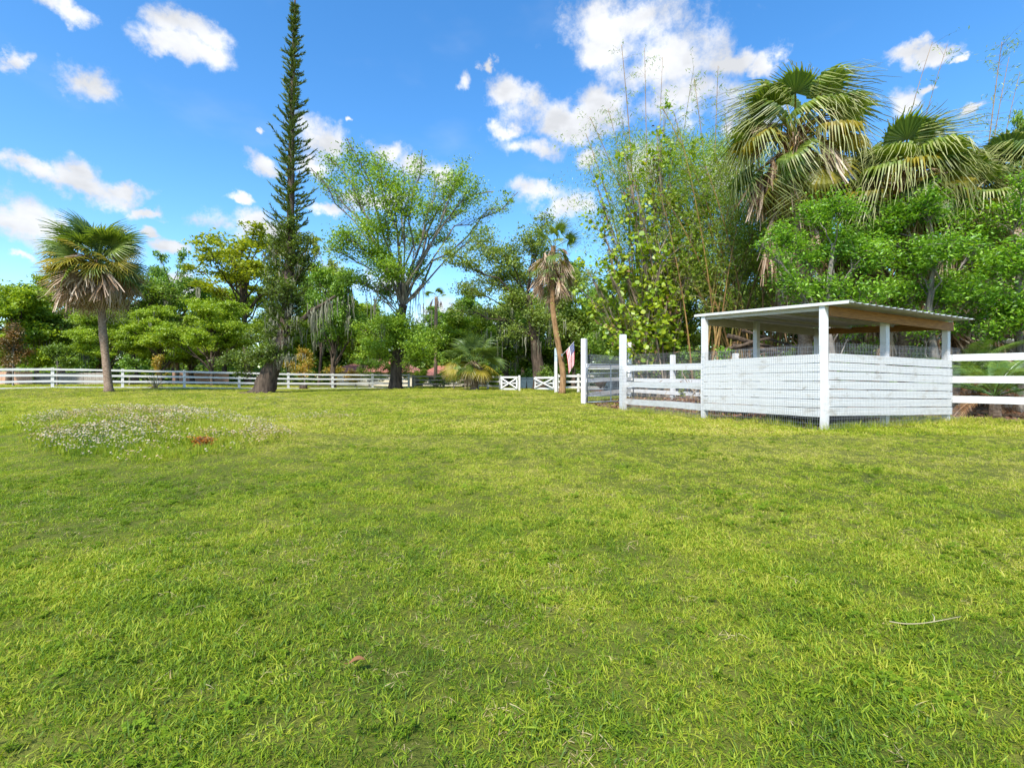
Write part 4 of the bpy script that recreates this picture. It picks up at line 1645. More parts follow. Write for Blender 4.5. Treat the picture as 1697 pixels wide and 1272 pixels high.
def palm(name, label, path, r0, r1, layers, seed, mat='palm_trunk', group=None, boots=False):
    """layers: (count, kind, elevation lo, hi, scale, drop below the top)"""
    rg = np.random.default_rng(seed)
    path = curve(path, 22)
    base = path[0].copy()
    root = thing(name, label, 'palm tree', base, group)
    m1 = MB()
    t = np.linspace(0, 1, 22)
    rad = (r0 + (r1 - r0) * t) * (1 + .5 * np.exp(-t * 22)) * (1 + rg.normal(0, .03, 22))
    path2 = path.copy()
    path2[0, 2] -= .15
    m1.tube(path2, rad, 12)
    part('trunk', m1, M[mat], root, True, base)
    top = path[-1] - base
    if boots:
        m1 = MB()
        for k in range(40):
            a = k * 2.4
            z = -rg.uniform(0, 1.1)
            d = np.array([math.cos(a), math.sin(a), .9])
            p = top + np.array([math.cos(a) * r1 * .8, math.sin(a) * r1 * .8, z])
            m1.tube([p, p + d * rg.uniform(.3, .75)], [.05, .02], 4)
        link('leaf_base', m1.mesh('leaf_base', M['dry']), root)
    k = 0
    for (n, kind, lo, hi, sc, dz) in layers:
        for i in range(n):
            az = k * 2.39996 + rg.uniform(-.25, .25)
            k += 1
            el = rg.uniform(R(lo), R(hi))
            put_frond(root, kind, top + np.array([math.cos(az) * .08, math.sin(az) * .08, -dz * rg.uniform(.3, 1)]), az, el, sc * rg.uniform(.85, 1.12), rg.normal(0, .6 if kind.startswith('cab') else .35), rg)
    return root


# lone cabbage palm on the left lawn
d = 27.6
palm('cabbage_palm', 'lone round headed palm with a skirt of dead fronds on the left lawn',
     [G(181, d), P(176, 600, d), P(170, 540, d), P(168, 490, d), P(160, 432, d)], .20, .17,
     [(12, 'cab_b', 55, 88, 1.50, .1), (18, 'cab_g', 28, 62, 1.48, .2), (9, 'cab_b', 4, 34, 1.34, .4), (9, 'cab_y', 0, 30, 1.3, .4), (18, 'cab_y', -24, 8, 1.34, .4), (12, 'cab_g', -28, 0, 1.34, .5), (16, 'cab_d', -58, -22, 1.34, .5), (30, 'dead', -10, 24, 1.65, .5), (9, 'dead', 30, 62, 1.15, .2)], 3)
# slim curved palm near the flag
d = 28.0
palm('slim_palm', 'slim curved palm with a hanging brown skirt beside the flag',
     [G(931, d), P(933, 620, d), P(925, 570, d), P(917, 520, d), P(915, 480, d), P(917, 408, d)], .18, .14,
     [(7, 'cab_g', 30, 80, .85, .1), (9, 'cab_g', -45, 0, .85, 1.0), (6, 'cab_y', -50, -10, .8, 1.4), (26, 'dead', -5, 30, .95, 2.4), (12, 'cab_d', -75, -40, .8, 1.8), (14, 'dead', 0, 40, .9, .9)], 5, 'thin_palm_trunk')
# short palm left of the gates
d = 36.5
palm('cabbage_palm', 'short palm with pale dead fronds hanging over the vine covered fence',
     [G(786, d), P(786, 620, d), P(785, 598, d)], .30, .26,
     [(10, 'cab_b', 45, 85, 1.25, 0), (14, 'cab_b', 10, 45, 1.3, .2), (9, 'cab_y', -20, 8, 1.25, .4), (6, 'cab_g', -20, 15, 1.2, .4), (20, 'dead', -12, 12, 1.05, .4)], 6)
# tall fan palms behind the shed
d = 19.0
WG = 'tall fan palms rising behind the shed'
palm('fan_palm', 'tallest fan palm with a big shaggy head against the sky',
     [G(1330, d), P(1335, 520, d), P(1325, 380, d), P(1316, 222, d)], .26, .22,
     [(10, 'was_g', 48, 85, 1.42, .0), (11, 'was_g', 15, 50, 1.45, .3), (6, 'was_y', -8, 25, 1.4, .5), (9, 'was_g', -50, -10, 1.45, .8), (9, 'was_y', -65, -30, 1.45, 1.1), (16, 'dead', -20, 15, 1.6, 1.2), (8, 'dead', 20, 60, 1.2, .2), (26, 'dead', -30, 5, 1.3, 6.0)], 7, group=WG, boots=True)
d = 17.5
palm('fan_palm', 'middle fan palm with upright fans right of the tallest one',
     [G(1500, d), P(1500, 520, d), P(1498, 400, d), P(1497, 300, d)], .26, .22,
     [(10, 'was_g', 45, 85, 1.25, 0), (14, 'was_g', 10, 50, 1.3, .3), (8, 'was_y', -15, 20, 1.25, .6), (10, 'was_g', -40, 0, 1.2, .8), (20, 'dead', -20, 15, 1.4, 1.0), (12, 'dead', 20, 60, 1.1, .2), (26, 'dead', -30, 5, 1.3, 6.0)], 8, group=WG, boots=True)
d = 18.2
palm('fan_palm', 'fan palm at the right edge of the picture',
     [G(1690, d), P(1692, 520, d), P(1690, 400, d), P(1688, 300, d)], .26, .22,
     [(9, 'was_b', 45, 85, 1.2, 0), (12, 'was_b', 10, 50, 1.25, .3), (8, 'was_y', -15, 20, 1.2, .6), (22, 'dead', -20, 15, 1.7, .9), (26, 'dead', -30, 5, 1.3, 6.0)], 9, group=WG, boots=True)
d = 20.5
palm('fan_palm', 'lower fan palm between the tallest and the middle one',
     [G(1420, d), P(1420, 520, d), P(1418, 420, d), P(1415, 318, d)], .25, .2,
     [(8, 'was_g', 40, 85, 1.15, 0), (12, 'was_g', 10, 50, 1.2, .3), (8, 'was_y', -25, 15, 1.2, .6), (18, 'dead', -20, 15, 1.6, .9), (26, 'dead', -30, 5, 1.3, 6.0)], 10, group=WG)
d = 17.8
palm('fan_palm', 'small fan palm half hidden between the middle and the right edge palm',
     [G(1590, d), P(1590, 520, d), P(1592, 420, d), P(1593, 335, d)], .22, .2,
     [(8, 'was_g', 40, 85, 1.1, 0), (11, 'was_g', 5, 50, 1.15, .3), (7, 'was_y', -25, 15, 1.1, .6), (16, 'dead', -20, 15, 1.6, .9), (26, 'dead', -30, 5, 1.3, 6.0)], 12, group=WG)
# far thin palms
d = 47
palm('cabbage_palm', 'small yellowing palm among the mossy trunks behind the far fence', [G(294, d), P(294, 600, d), P(293, 584, d)], .17, .15,
     [(8, 'cab_g', 20, 80, .9, 0), (9, 'cab_y', -30, 30, .95, .2), (5, 'dead', -10, 20, .9, .3)], 14)


# feather palm at the right end of the fence
def feather_frond(seed, Lf=2.2, n=46, mat='date_green', sag=.9):
    rg = np.random.default_rng(seed)
    mb = MB()
    t = np.linspace(0, 1, 14)
    pp = np.stack([Lf * (t - .12 * t ** 3), 0 * t, Lf * (.25 * t - sag * .55 * t ** 2)], 1)
    mb.tube(pp, np.linspace(.018, .004, 14), 4, False)
    for k in range(n):
        u = .12 + .88 * k / n
        c = path_at(pp, min(u, .999))
        tg = path_at(pp, min(u + .03, 1.0)) - path_at(pp, min(u, .97))
        tg /= np.linalg.norm(tg) + 1e-9
        for s in (-1, 1):
            ln = Lf * .20 * math.sin(math.pi * (.12 + .8 * u)) * rg.uniform(.85, 1.1)
            dr = np.array([0, s, 0]) * .8 + tg * .6 + np.array([0, 0, .15])
            dr /= np.linalg.norm(dr)
            w = .014
            e1 = c + dr * ln * .55
            e2 = c + dr * ln + np.array([0, 0, -.28 * ln])
            mb.add([c - tg * w * .6, c + tg * w * .6, e1 + tg * w, e1 - tg * w, e2], [[0, 1, 2, 3]], [[3, 2, 4]])
    return mb.mesh('frond', M[mat])


def feather_palm(label, px, d, nf, seed, z0=.3, sc=1.0, group='feather palms beside the shed'):
    rg = np.random.default_rng(seed)
    b = G(px, d)
    root = thing('feather_palm', label, 'palm tree', b, group)
    m1 = MB()
    m1.tube([(0, 0, -.1), (0, 0, z0 * .5), (.02, 0, z0)], [.16, .13, .12], 9)
    link('trunk', m1.mesh('trunk', M['palm_trunk']), root)
    for k in range(nf):
        o = bpy.data.objects.new('frond', FR['feather'][k % 3])
        dead = k >= nf - 4
        if dead:
            o.data = FR['feather_dead'][k % 2]
        o.parent = root
        az = k * 2.4 + rg.uniform(-.2, .2)
        el = rg.uniform(R(-15), R(5)) if dead else rg.uniform(R(5), R(62))
        o.location = (0, 0, z0)
        o.rotation_euler = (Matrix.Rotation(az, 3, 'Z') @ Matrix.Rotation(-el, 3, 'Y')).to_euler()
        o.scale = (sc * rg.uniform(.8, 1.1),) * 3
        COL.objects.link(o)


FR['feather'] = [feather_frond(50 + i) for i in range(3)]
FR['feather_dead'] = [feather_frond(60 + i, 1.9, 40, 'dry', 1.2) for i in range(2)]
feather_palm('feathery palm with arching fronds behind the side fence at the right edge', 1648, 13.4, 20, 1, .55, 1.0)
feather_palm('feathery palm arching behind the right rear post of the shed', 1600, 15.2, 16, 2, .8, 1.0)
feather_palm('small feathery palm seen through the shed opening', 1420, 17.5, 14, 3, .9, .8)


# ------------------------------------------------------------------ hero trees
def leafy(name, label, cat, base, wood, fol, wmat, lmat, moss=None, group=None):
    root = thing(name, label, cat, base, group)
    part('trunk', wood, M[wmat], root, True)
    part('crown', fol, M[lmat], root)
    if moss is not None:
        part('spanish_moss', moss, M['moss'], root)['kind'] = 'stuff'
    return root


def central_oak():
    rg = np.random.default_rng(31)
    d = 41.0
    b = G(655, d)
    wood, fol, mo, lim = MB(), MB(), MB(), MB()
    trunk = [b - (0, 0, .2), P(657, 610, d), P(661, 570, d), P(664, 530, d), P(668, 505, d)]
    top = [(563, 275, 34, .55), (590, 262, 30, .6), (622, 272, 30, .75), (548, 312, 28, .45), (588, 318, 34, .6), (640, 308, 36, .8), (676, 330, 38, .8), (696, 278, 24, .55),
           (768, 282, 30, .7), (752, 306, 32, .7), (796, 322, 32, .75), (836, 336, 22, .6), (722, 352, 36, .7), (640, 368, 38, .9), (600, 372, 30, .6), (572, 392, 36, .8), (556, 412, 26, .6),
           (622, 424, 40, 1), (650, 446, 38, 1), (690, 396, 34, .8), (738, 392, 26, .6), (600, 470, 28, .6), (640, 486, 32, .9), (692, 456, 26, .6), (800, 385, 24, .5), (760, 350, 26, .5),
           (570, 460, 24, .5), (530, 300, 18, .3), (725, 300, 20, .4), (668, 300, 22, .5), (820, 350, 18, .4), (700, 430, 20, .5)]
    low = [(640, 540, 34, 1.2), (676, 548, 32, 1.2), (618, 570, 30, 1.1), (694, 574, 32, 1.1), (652, 574, 28, 1.1), (606, 548, 26, .9), (724, 560, 24, .8), (662, 530, 26, 1), (632, 592, 22, .9), (688, 596, 24, .9), (710, 590, 22, .8), (600, 586, 20, .7)]
    clump_tree(wood, fol, trunk, .52, .36, pxclumps(top, d, rg, 70), rg, .21, 165, 22, .55, .62, .19, .5, .2, .036, True, .011, lim)
    clump_tree(wood, fol, trunk[:3] + [P(662, 560, d)], .3, .2, pxclumps(low, d - 1.3, rg, 24), rg, .18, 190, 16, .5, .4, .2, .5, .5, .03, False)
    tops, lens = [], []
    for k in range(34):
        tops.append(P(rg.uniform(570, 720), rg.uniform(455, 560), d + rg.uniform(-2, 2)))
        lens.append(rg.uniform(.6, 2.4))
    moss_strands(mo, tops, lens, rg, .05)
    r_ = leafy('spreading_oak', 'big spreading tree with a dark trunk in the middle of the lawn', 'tree', b, wood, fol, 'bark_dark', 'oak_leaf', mo)
    part('limbs', lim, M['bark_grey'], r_, True)


central_oak()


def right_oak():
    rg = np.random.default_rng(32)
    d = 39.0
    b = G(893, d)
    wood, fol, mo = MB(), MB(), MB()
    trunk = [b - (0, 0, .2), P(891, 600, d), P(886, 560, d), P(880, 520, d), P(872, 490, d)]
    cl = [(758, 428, 34), (800, 408, 36), (842, 428, 40), (884, 398, 34), (820, 470, 42), (778, 478, 32), (868, 458, 42), (910, 432, 36), (922, 482, 38), (850, 500, 38), (900, 368, 24, .6),
          (944, 500, 28), (758, 515, 22, .6), (800, 520, 30, .8), (890, 530, 36), (940, 540, 34), (850, 550, 30, .8), (965, 460, 30, .8)]
    clump_tree(wood, fol, trunk, .5, .3, pxclumps(cl, d, rg, 70), rg, .21, 180, 20, .5, .5, .19, .5, .3, .04)
    tops = [P(rg.uniform(790, 950), rg.uniform(500, 570), d + rg.uniform(-2, 2)) for k in range(30)]
    moss_strands(mo, tops, rg.uniform(.6, 2.0, 30), rg)
    leafy('oak_tree', 'light green oak reaching over the crossed gates left of the slim palm', 'tree', b, wood, fol, 'bark_dark', 'grey_leaf', mo)


right_oak()


def norfolk():
    rg = np.random.default_rng(33)
    d = 29.8
    b = G(434, d)
    path = curve([b - (0, 0, .25), P(450, 612, d), P(464, 580, d), P(474, 530, d), P(479, 450, d), P(482, 350, d), P(483, 250, d), P(485, 150, d), P(487, 70, d), P(489, 0, d)], 60)
    wood, fol, cl, mo = MB(), MB(), MB(), MB()
    t = np.linspace(0, 1, 60)
    wood.tube(path, np.interp(t, [0, .03, .1, .25, .6, 1], [.88, .64, .50, .36, .2, .05]), 16, jit=.055)
    root = thing('norfolk_pine', 'very tall narrow pine with a thick leaning trunk on the far lawn', 'tree', b)
    H0 = path[0, 2]
    zs = path[:, 2]
    # whorled branches, comb-like upright twigs
    z = CAMZ + (HY - 590) / F * d
    ztop = zs[-1]
    B1, T1 = [], []
    while z < ztop - .3:
        i = np.searchsorted(zs, z)
        c = np.array([np.interp(z, zs, path[:, 0]), np.interp(z, zs, path[:, 1]), z])
        py = HY - (z - CAMZ) / d * F
        Lb = np.interp(py, [0, 70, 150, 250, 330, 390, 420, 560, 600], [.15, .48, .74, 1.2, 1.35, 1.4, 1.5, 1.2, .8])
        nb = 6 if py < 390 else 5
        ph = rg.uniform(0, 6.28)
        for k in range(nb):
            if rg.random() < .06:
                continue
            a = ph + k * 2 * np.pi / nb + rg.normal(0, .18)
            L_ = Lb * rg.uniform(.45, 1.2)
            dr = np.array([math.cos(a), math.sin(a), 0])
            e = c + dr * L_ + np.array([0, 0, L_ * rg.uniform(.25, .65)])
            m_ = c + dr * L_ * .55 - np.array([0, 0, .06 * L_])
            pl = bez(c, m_, e, 6)
            wood.tube(pl, np.linspace(.03, .008, 6), 3, False)
            nt_ = int(18 + 20 * L_)
            for q in range(nt_):
                u = rg.uniform(.16, 1.0)
                s = path_at(pl, u)
                sd_ = np.cross(dr, [0, 0, 1]) * rg.normal(0, .55)
                td = dr * rg.uniform(.2, .7) + sd_ + np.array([0, 0, rg.uniform(.25, 1.0)])
                td /= np.linalg.norm(td)
                B1.append(s)
                T1.append(s + td * rg.uniform(.16, .34) * (1.15 - .35 * u))
        z += rg.uniform(.30, .44)
    B1, T1 = np.array(B1), np.array(T1)
    ax = T1 - B1
    n = len(B1)
    for _ in range(2):
        s = np.cross(ax, rg.normal(0, 1, (n, 3)))
        s /= np.linalg.norm(s, axis=1)[:, None]
        w = rg.uniform(.018, .034, n)[:, None]
        v = np.stack([B1 - s * w, B1 + s * w, T1 + s * w * .35, T1 - s * w * .35], 1).reshape(-1, 3)
        fol.add(v, np.arange(4 * n).reshape(-1, 4))
    # heavy growth of small leaves round the lower trunk
    low = [(455, 585, 22), (430, 590, 30), (405, 598, 26), (385, 592, 20, .8), (470, 555, 26), (448, 548, 26), (492, 540, 18, .7), (455, 515, 28), (488, 500, 22), (470, 480, 28), (450, 470, 24), (500, 462, 20),
           (462, 440, 26), (488, 425, 26), (510, 432, 18), (470, 400, 26), (498, 398, 22), (455, 410, 18), (480, 375, 20), (515, 405, 14, .8), (365, 600, 16, .7), (415, 560, 18, .8), (400, 620, 16, .8)]
    clump_tree(wood, cl, [P(458, 600, d), P(474, 530, d), P(480, 440, d), P(482, 380, d)], .12, .08, pxclumps(low, d, rg, 28), rg, .14, 330, 18, .55, .03, .2, .5, .3, .03, False)
    tops = [P(rg.uniform(440, 505), rg.uniform(410, 590), d + rg.uniform(-1, .6)) for k in range(60)]
    moss_strands(mo, tops, rg.uniform(.3, 1.3, 60), rg, .04)
    tops = [P(rg.normal(468, 8), rg.uniform(560, 600), d - .5) for k in range(16)]
    moss_strands(mo, tops, rg.uniform(.3, .9, 16), rg, .04)
    # bare limb to the right with moss beards
    limb = curve([P(480, 535, d), P(500, 530, d), P(518, 514, d), P(534, 505, d), P(556, 490, d)], 10)
    wood.tube(limb, np.linspace(.19, .07, 10), 7)
    tops = [path_at(limb, rg.uniform(.4, 1)) + rg.normal(0, .15, 3) for k in range(16)]
    moss_strands(mo, tops, rg.uniform(.8, 2.2, 16), rg, .05)
    part('trunk', wood, M['bark_dark'], root, True)
    part('branches', fol, M['pine_leaf'], root)
    part('lower_foliage', cl, M['pine_dark'], root)
    part('spanish_moss', mo, M['moss'], root)['kind'] = 'stuff'


norfolk()


# broadleaf trees over the shed
def pepper(label, px, d, lst, seed, mat='pepper_leaf', leaf=.125, dens=640, name='broadleaf_tree', group='bushy trees over the shed'):
    rg = np.random.default_rng(seed)
    b = G(px, d)
    wood, fol = MB(), MB()
    py = min(q[1] for q in lst)
    trunk = [b - (0, 0, .15), P(px + 4, 600, d), P(px - 6, 520, d), P(px + 6, (py + 470) / 2, d)]
    clump_tree(wood, fol, trunk, .17, .06, pxclumps(lst, d, rg, 55), rg, leaf, dens, 26, .46, .15, .21, .7, .35, .03, True, .010)
    leafy(name, label, 'tree', b, wood, fol, 'bark_grey', mat, None, group)


pepper('bushy green tree behind the left half of the shed roof', 1375, 16.3,
       [(1300, 392, 38), (1350, 352, 34), (1400, 338, 36), (1338, 424, 46), (1398, 402, 50), (1446, 420, 44), (1308, 470, 40, .8), (1370, 482, 46, .8), (1440, 490, 46, .8), (1290, 432, 26), (1330, 520, 34, .6), (1420, 530, 36, .6), (1270, 410, 20, .7)], 41)
pepper('bushy green tree behind the right half of the shed roof', 1545, 15.8,
       [(1484, 362, 40), (1532, 340, 42), (1590, 352, 44), (1512, 420, 48), (1570, 410, 48), (1626, 402, 46), (1500, 484, 44, .8), (1560, 480, 46), (1622, 482, 46), (1590, 530, 38, .8), (1530, 535, 36, .6), (1460, 380, 28, .8)], 42)
pepper('bushy green tree at the right edge above the side fence', 1690, 15.2,
       [(1680, 352, 42), (1710, 420, 52), (1735, 500, 52), (1665, 450, 46), (1660, 510, 40), (1700, 520, 44, .9), (1640, 440, 30), (1740, 380, 46), (1690, 300, 24, .6), (1640, 540, 34, .9), (1720, 555, 30, .8)], 43)


def sea_grape():
    rg = np.random.default_rng(51)
    d = 24.6
    b = G(1085, d)
    root = thing('round_leaf_shrub', 'tall shrub with big round yellow-green leaves above the pen fence', 'shrub', b)
    wood, fol, red = MB(), MB(), MB()
    tips = [(985, 300), (1000, 380), (970, 440), (985, 520), (1010, 470), (1040, 330), (1035, 250), (1075, 260), (1085, 330), (1060, 400), (1075, 480), (1110, 240), (1130, 300), (1150, 250), (1165, 290), (1155, 340), (1120, 380),
            (1140, 440), (1180, 330), (1105, 500), (1010, 560), (1060, 555), (1130, 520), (1085, 210), (1100, 180), (1020, 420), (1100, 420), (1095, 560), (1170, 400), (1050, 300), (960, 480), (1000, 430), (975, 360), (1180, 270), (1120, 330)]
    C, N_ = [], []
    for (px, py) in tips:
        e = P(px, py, d + rg.uniform(-1.6, 1.2))
        s = b + np.array([rg.normal(0, .5), rg.normal(0, .35), 0])
        m_ = s + (e - s) * .45 + np.array([(e[0] - s[0]) * -.15, 0, .6]) + rg.normal(0, .25, 3)
        pl = bez(s, m_, e, 12)
        pl[2:] += rg.normal(0, .05, (10, 3))
        wood.tube(pl, np.linspace(rg.uniform(.035, .06), .012, 12), 5, False)
        # leaf rosettes at the tip and along the upper stem
        for q in range(rg.integers(16, 24)):
            c0 = path_at(pl, rg.uniform(.25, 1.0)) + rg.normal(0, .24, 3)
            if q < 2:
                c0 = e + rg.normal(0, .12, 3)
            wood.tube([path_at(pl, .9), c0], [.012, .006], 3, False)
            k = rg.integers(7, 16)
            cc = c0 + rg.normal(0, .19, (k, 3))
            dead = rg.random() < .16
            if dead:
                red_leaf(red, cc[: k // 2], rg)
            else:
                C.append(cc)
    C = np.vstack(C)
    near = np.argsort(C[:, 1])
    protos = []
    for i in range(4):
        mb = MB()
        round_leaf(mb, np.zeros((1, 3)), np.random.default_rng(60 + i), .24)
        protos.append(mb.mesh('leaf', M['grape_leaf']))
    single = near[:260]
    rest = near[260:]
    round_leaf(fol, C[rest], rg, .215)
    part('stems', wood, M['stem'], root, True)
    part('foliage', fol, M['grape_leaf'], root)['kind'] = 'stuff'
    part('withered_leaves', red, M['grape_red'], root)
    for i in single:
        o = bpy.data.objects.new('leaf', protos[int(rg.integers(4))])
        o.parent = root
        o.location = C[i] - b
        o.rotation_euler = (rg.normal(0, .5), rg.normal(0, .5), rg.uniform(0, 6.28))
        COL.objects.link(o)


def round_leaf(mb, C, rg, size):
    n = len(C)
    nr = rg.normal(0, 1, (n, 3))
    nr[:, 2] = np.abs(nr[:, 2]) + .35
    nr[:, 1] -= .4
    nr /= np.linalg.norm(nr, axis=1)[:, None]
    u = np.cross(nr, rg.normal(0, 1, (n, 3)))
    u /= np.linalg.norm(u, axis=1)[:, None]
    w = np.cross(nr, u)
    r = (size * .5 * rg.uniform(.6, 1.2, n))[:, None]
    ring = []
    for k in range(8):
        a = k / 8 * 2 * np.pi
        rr = r * (1.0 if k else .72)
        ring.append(C + rr * (math.cos(a) * u * 1.05 + math.sin(a) * w) + nr * r * .22 * abs(math.sin(a)))
    v = np.stack([C] + ring, 1).reshape(-1, 3)
    base = np.arange(n)[:, None] * 9
    f = []
    for k in range(0, 8, 2):
        f.append(np.concatenate([base, base + 1 + k, base + 2 + k, base + 1 + (k + 2) % 8], 1))
    mb.add(v, np.concatenate(f, 0))


def red_leaf(mb, C, rg):
    leaves(mb, C, .20, rg, .5, .1, 1.2, fold=.5)


sea_grape()


def bamboo(label, base_px, d, culms, seed, fol_n, spread_px, ytop, ybot, colour='culm', leaf_len=.2):
    rg = np.random.default_rng(seed)
    b = G(base_px, d)
    root = thing('bamboo_clump', label, 'bamboo', b, 'bamboo clumps behind the pen')
    fol, twg = MB(), MB()
    for (px0, px1, ytip, dd, r, lf) in culms:
        a = G(px0, d + dd)
        e = P(px1, ytip, d + dd + rg.uniform(-1, 1))
        m_ = a + (e - a) * .5 + np.array([(e[0] - a[0]) * -.30, 0, .05 * (e[2] - a[2])])
        n = 24
        pl = bez(a - (0, 0, .1), m_, e, n)
        rad = np.linspace(r, r * .25, n)
        # swollen nodes
        pts, rs = [], []
        for i in range(n):
            pts.append(pl[i])
            rs.append(rad[i] * 1.18)
            if i < n - 1:
                pts.append(pl[i] + (pl[i + 1] - pl[i]) * .12)
                rs.append(rad[i] * .96)
                pts.append(pl[i] + (pl[i + 1] - pl[i]) * .88)
                rs.append(rad[i + 1] * .96)
        m1 = MB()
        m1.tube(pts, rs, 6)
        part('culm', m1, M[colour if rg.random() < .72 else 'culm_green'], root, True)
        # side sprays
        C = []
        for q in range(int(38 * lf)):
            u = rg.uniform(.42, 1.0)
            s = path_at(pl, u)
            a2 = rg.uniform(0, 6.28)
            L_ = rg.uniform(.3, 1.1)
            t_ = s + np.array([math.cos(a2) * L_, math.sin(a2) * L_, rg.uniform(-.2, .6)])
            twg.tube([s, (s + t_) / 2 + (0, 0, .08), t_], [.006, .004, .002], 3, False)
            k = rg.integers(5, 12)
            w = rg.uniform(.3, 1.05, k)[:, None]
            C.append(s + (t_ - s) * w + rg.normal(0, .09, (k, 3)))
        if C:
            leaves(fol, np.vstack(C), leaf_len, rg, .17, .3, .8)
    # curtain of leaves between the culms
    if fol_n:
        k = fol_n // 22
        px = base_px + rg.normal(0, spread_px, k)
        py = rg.uniform(ytop, ybot, k)
        cc = np.array([P(x_, y_, d + rg.uniform(-1.8, 2.4)) for x_, y_ in zip(px, py)])
        C = (cc[:, None, :] + rg.normal(0, .30, (k, 22, 3))).reshape(-1, 3)
        leaves(fol, C, leaf_len, rg, .17, .3, .8)
    part('foliage', fol, M['bamboo_leaf'], root)
    part('branchlets', twg, M['stem'], root)['kind'] = 'stuff'


rb = np.random.default_rng(70)
c1 = [(1062, 1030, 75, 0, .055, .4), (1075, 1068, 80, .5, .045, .9), (1085, 1098, 95, .2, .04, .8), (1095, 1150, 110, .6, .04, 1.2), (1070, 1020, 250, .3, .05, 1.5)]
c1 += [(rb.uniform(1045, 1120), rb.uniform(960, 1190), rb.uniform(180, 380), rb.uniform(-1.6, 1.5), rb.uniform(.04, .065), 1.4) for _ in range(16)]
bamboo('tall bamboo clump with bare leaning canes above the round leaved shrub', 1085, 26.6, c1, 71, 42000, 64, 225, 580)
c2 = [(1180, 1190, 110, 0, .045, 1.0), (1195, 1150, 130, .3, .045, 1.0), (1205, 1230, 150, .3, .045, 1.1)]
c2 += [(rb.uniform(1145, 1250), rb.uniform(1080, 1330), rb.uniform(170, 420), rb.uniform(-2.2, 1.6), rb.uniform(.04, .07), 1.4) for _ in range(32)]
bamboo('dense bamboo clump with brown canes left of the tallest fan palm', 1195, 24.5, c2, 72, 30000, 56, 235, 450)
c3 = [(rb.uniform(1255, 1330), rb.uniform(1210, 1420), rb.uniform(240, 440), rb.uniform(-1, 2.0), rb.uniform(.035, .058), 1.0) for _ in range(26)]
bamboo('leaning bamboo canes behind the left end of the shed roof', 1285, 23.5, c3, 73, 20000, 44, 330, 450)
c4 = [(1440, 1545, 70, 0, .035, .35), (1455, 1570, 74, .4, .03, .45), (1600, 1660, 70, .5, .045, .9), (1610, 1672, 95, .3, .04, .9), (1615, 1690, 120, .6, .035, .9)]
bamboo('sparse leaning bamboo canes reaching above the fan palms', 1520, 21.5, c4, 74, 0, 10, 70, 200)


def dead_limbs():
    rg = np.random.default_rng(80)
    for (lab, pts, r) in (('long dead limb slanting up through the bamboo', [P(1082, 500, 24.4), P(1100, 440, 24.2), P(1122, 414, 24.0), P(1170, 380, 23.6), P(1228, 330, 23.0)], .045),
                          ('forked dead branch leaning in the round leaved shrub', [G(1066, 24.5), P(1068, 560, 24.2), P(1080, 470, 23.9), P(1092, 420, 23.8), P(1110, 385, 23.6)], .05)):
        r_ = thing('dead_branch', lab, 'branch', pts[0])
        m1 = MB()
        pl = curve(pts, 10)
        m1.tube(pl, np.linspace(r, r * .45, 10), 6)
        part('limb', m1, M['dead_wood'], r_, True)
        for k in range(5):
            s = path_at(pl, rg.uniform(.2, .9))
            e = s + np.array([rg.normal(0, .5), rg.normal(0, .3), rg.uniform(-.2, .7)])
            m1 = MB()
            m1.tube(bez(s, (s + e) / 2 + rg.normal(0, .08, 3), e, 5), np.linspace(.016, .005, 5), 4)
            part('twig', m1, M['dead_wood'], r_)


dead_limbs()

# ------------------------------------------------------------------ background trees: a few grown forms, each tree its own object
VAR = {}


def variant(key, seed, H, rx, crown_lo, nclump, rc, leaf, dens, moss, tr=.25, flat=1.0, twigs=12):
    rg = np.random.default_rng(seed)
    wood, fol = MB(), MB()
    cl = []
    zc = (H + crown_lo) / 2
    hz = (H - crown_lo) / 2
    for k in range(nclump):
        for _ in range(40):
            q = rg.uniform(-1, 1, 3)
            if .25 < np.linalg.norm(q) < 1:
                break
        c = np.array([q[0] * rx * .85, q[1] * rx * .85, zc + q[2] * hz * .9])
        r = rc * rg.uniform(.7, 1.3)
        cl.append((c, (r, r, r * .7 * flat), rg.uniform(.7, 1.2)))
    lean = rg.normal(0, .05 * H, 2)
    trunk = [(0, 0, -.3), (lean[0] * .3, lean[1] * .3, H * .2), (lean[0] * .6, lean[1] * .6, H * .42), (lean[0], lean[1], H * .66)]
    clump_tree(wood, fol, trunk, tr, tr * .45, cl, rg, leaf, dens, twigs, .55, .25, .2, .5, .3, .045)
    me_w = wood.mesh('trunk', M['bark_dark'], smooth_=True)
    me_f = fol.mesh('crown', M['mid_leaf'])
    me_m = None
    if moss:
        mo = MB()
        tops, lens = [], []
        for k in range(moss):
            c, r, _ = cl[int(rg.integers(nclump))]
            tops.append(c + rg.normal(0, .5, 3) * r - (0, 0, r[2] * .5))
            lens.append(rg.uniform(.4, 1.6))
        moss_strands(mo, tops, lens, rg, .07)
        me_m = mo.mesh('spanish_moss', M['moss'])
    VAR[key] = (me_w, me_f, me_m, H, rx)


variant('broad1', 201, 10, 4.2, 1.2, 30, 1.35, 0.27, 175, 0)
variant('broad2', 202, 10, 4.2, .8, 30, 1.4, 0.27, 175, 8)
variant('moss1', 203, 10, 4.4, 2.2, 26, 1.35, 0.25, 150, 60, .32)
variant('moss2', 204, 10, 4.6, 2.4, 26, 1.3, 0.25, 150, 70, .34)
variant('airy1', 205, 10, 4.2, 5.0, 24, 1.0, 0.21, 170, 6, .2, .55)
variant('airy2', 206, 10, 4.0, 4.4, 22, 1.05, 0.21, 160, 6, .2, .6)
variant('low1', 207, 10, 6.5, 2.6, 34, 1.75, 0.27, 150, 0, .25, .5)
variant('low2', 208, 10, 6.5, 2.2, 34, 1.7, 0.27, 150, 20, .25, .5)


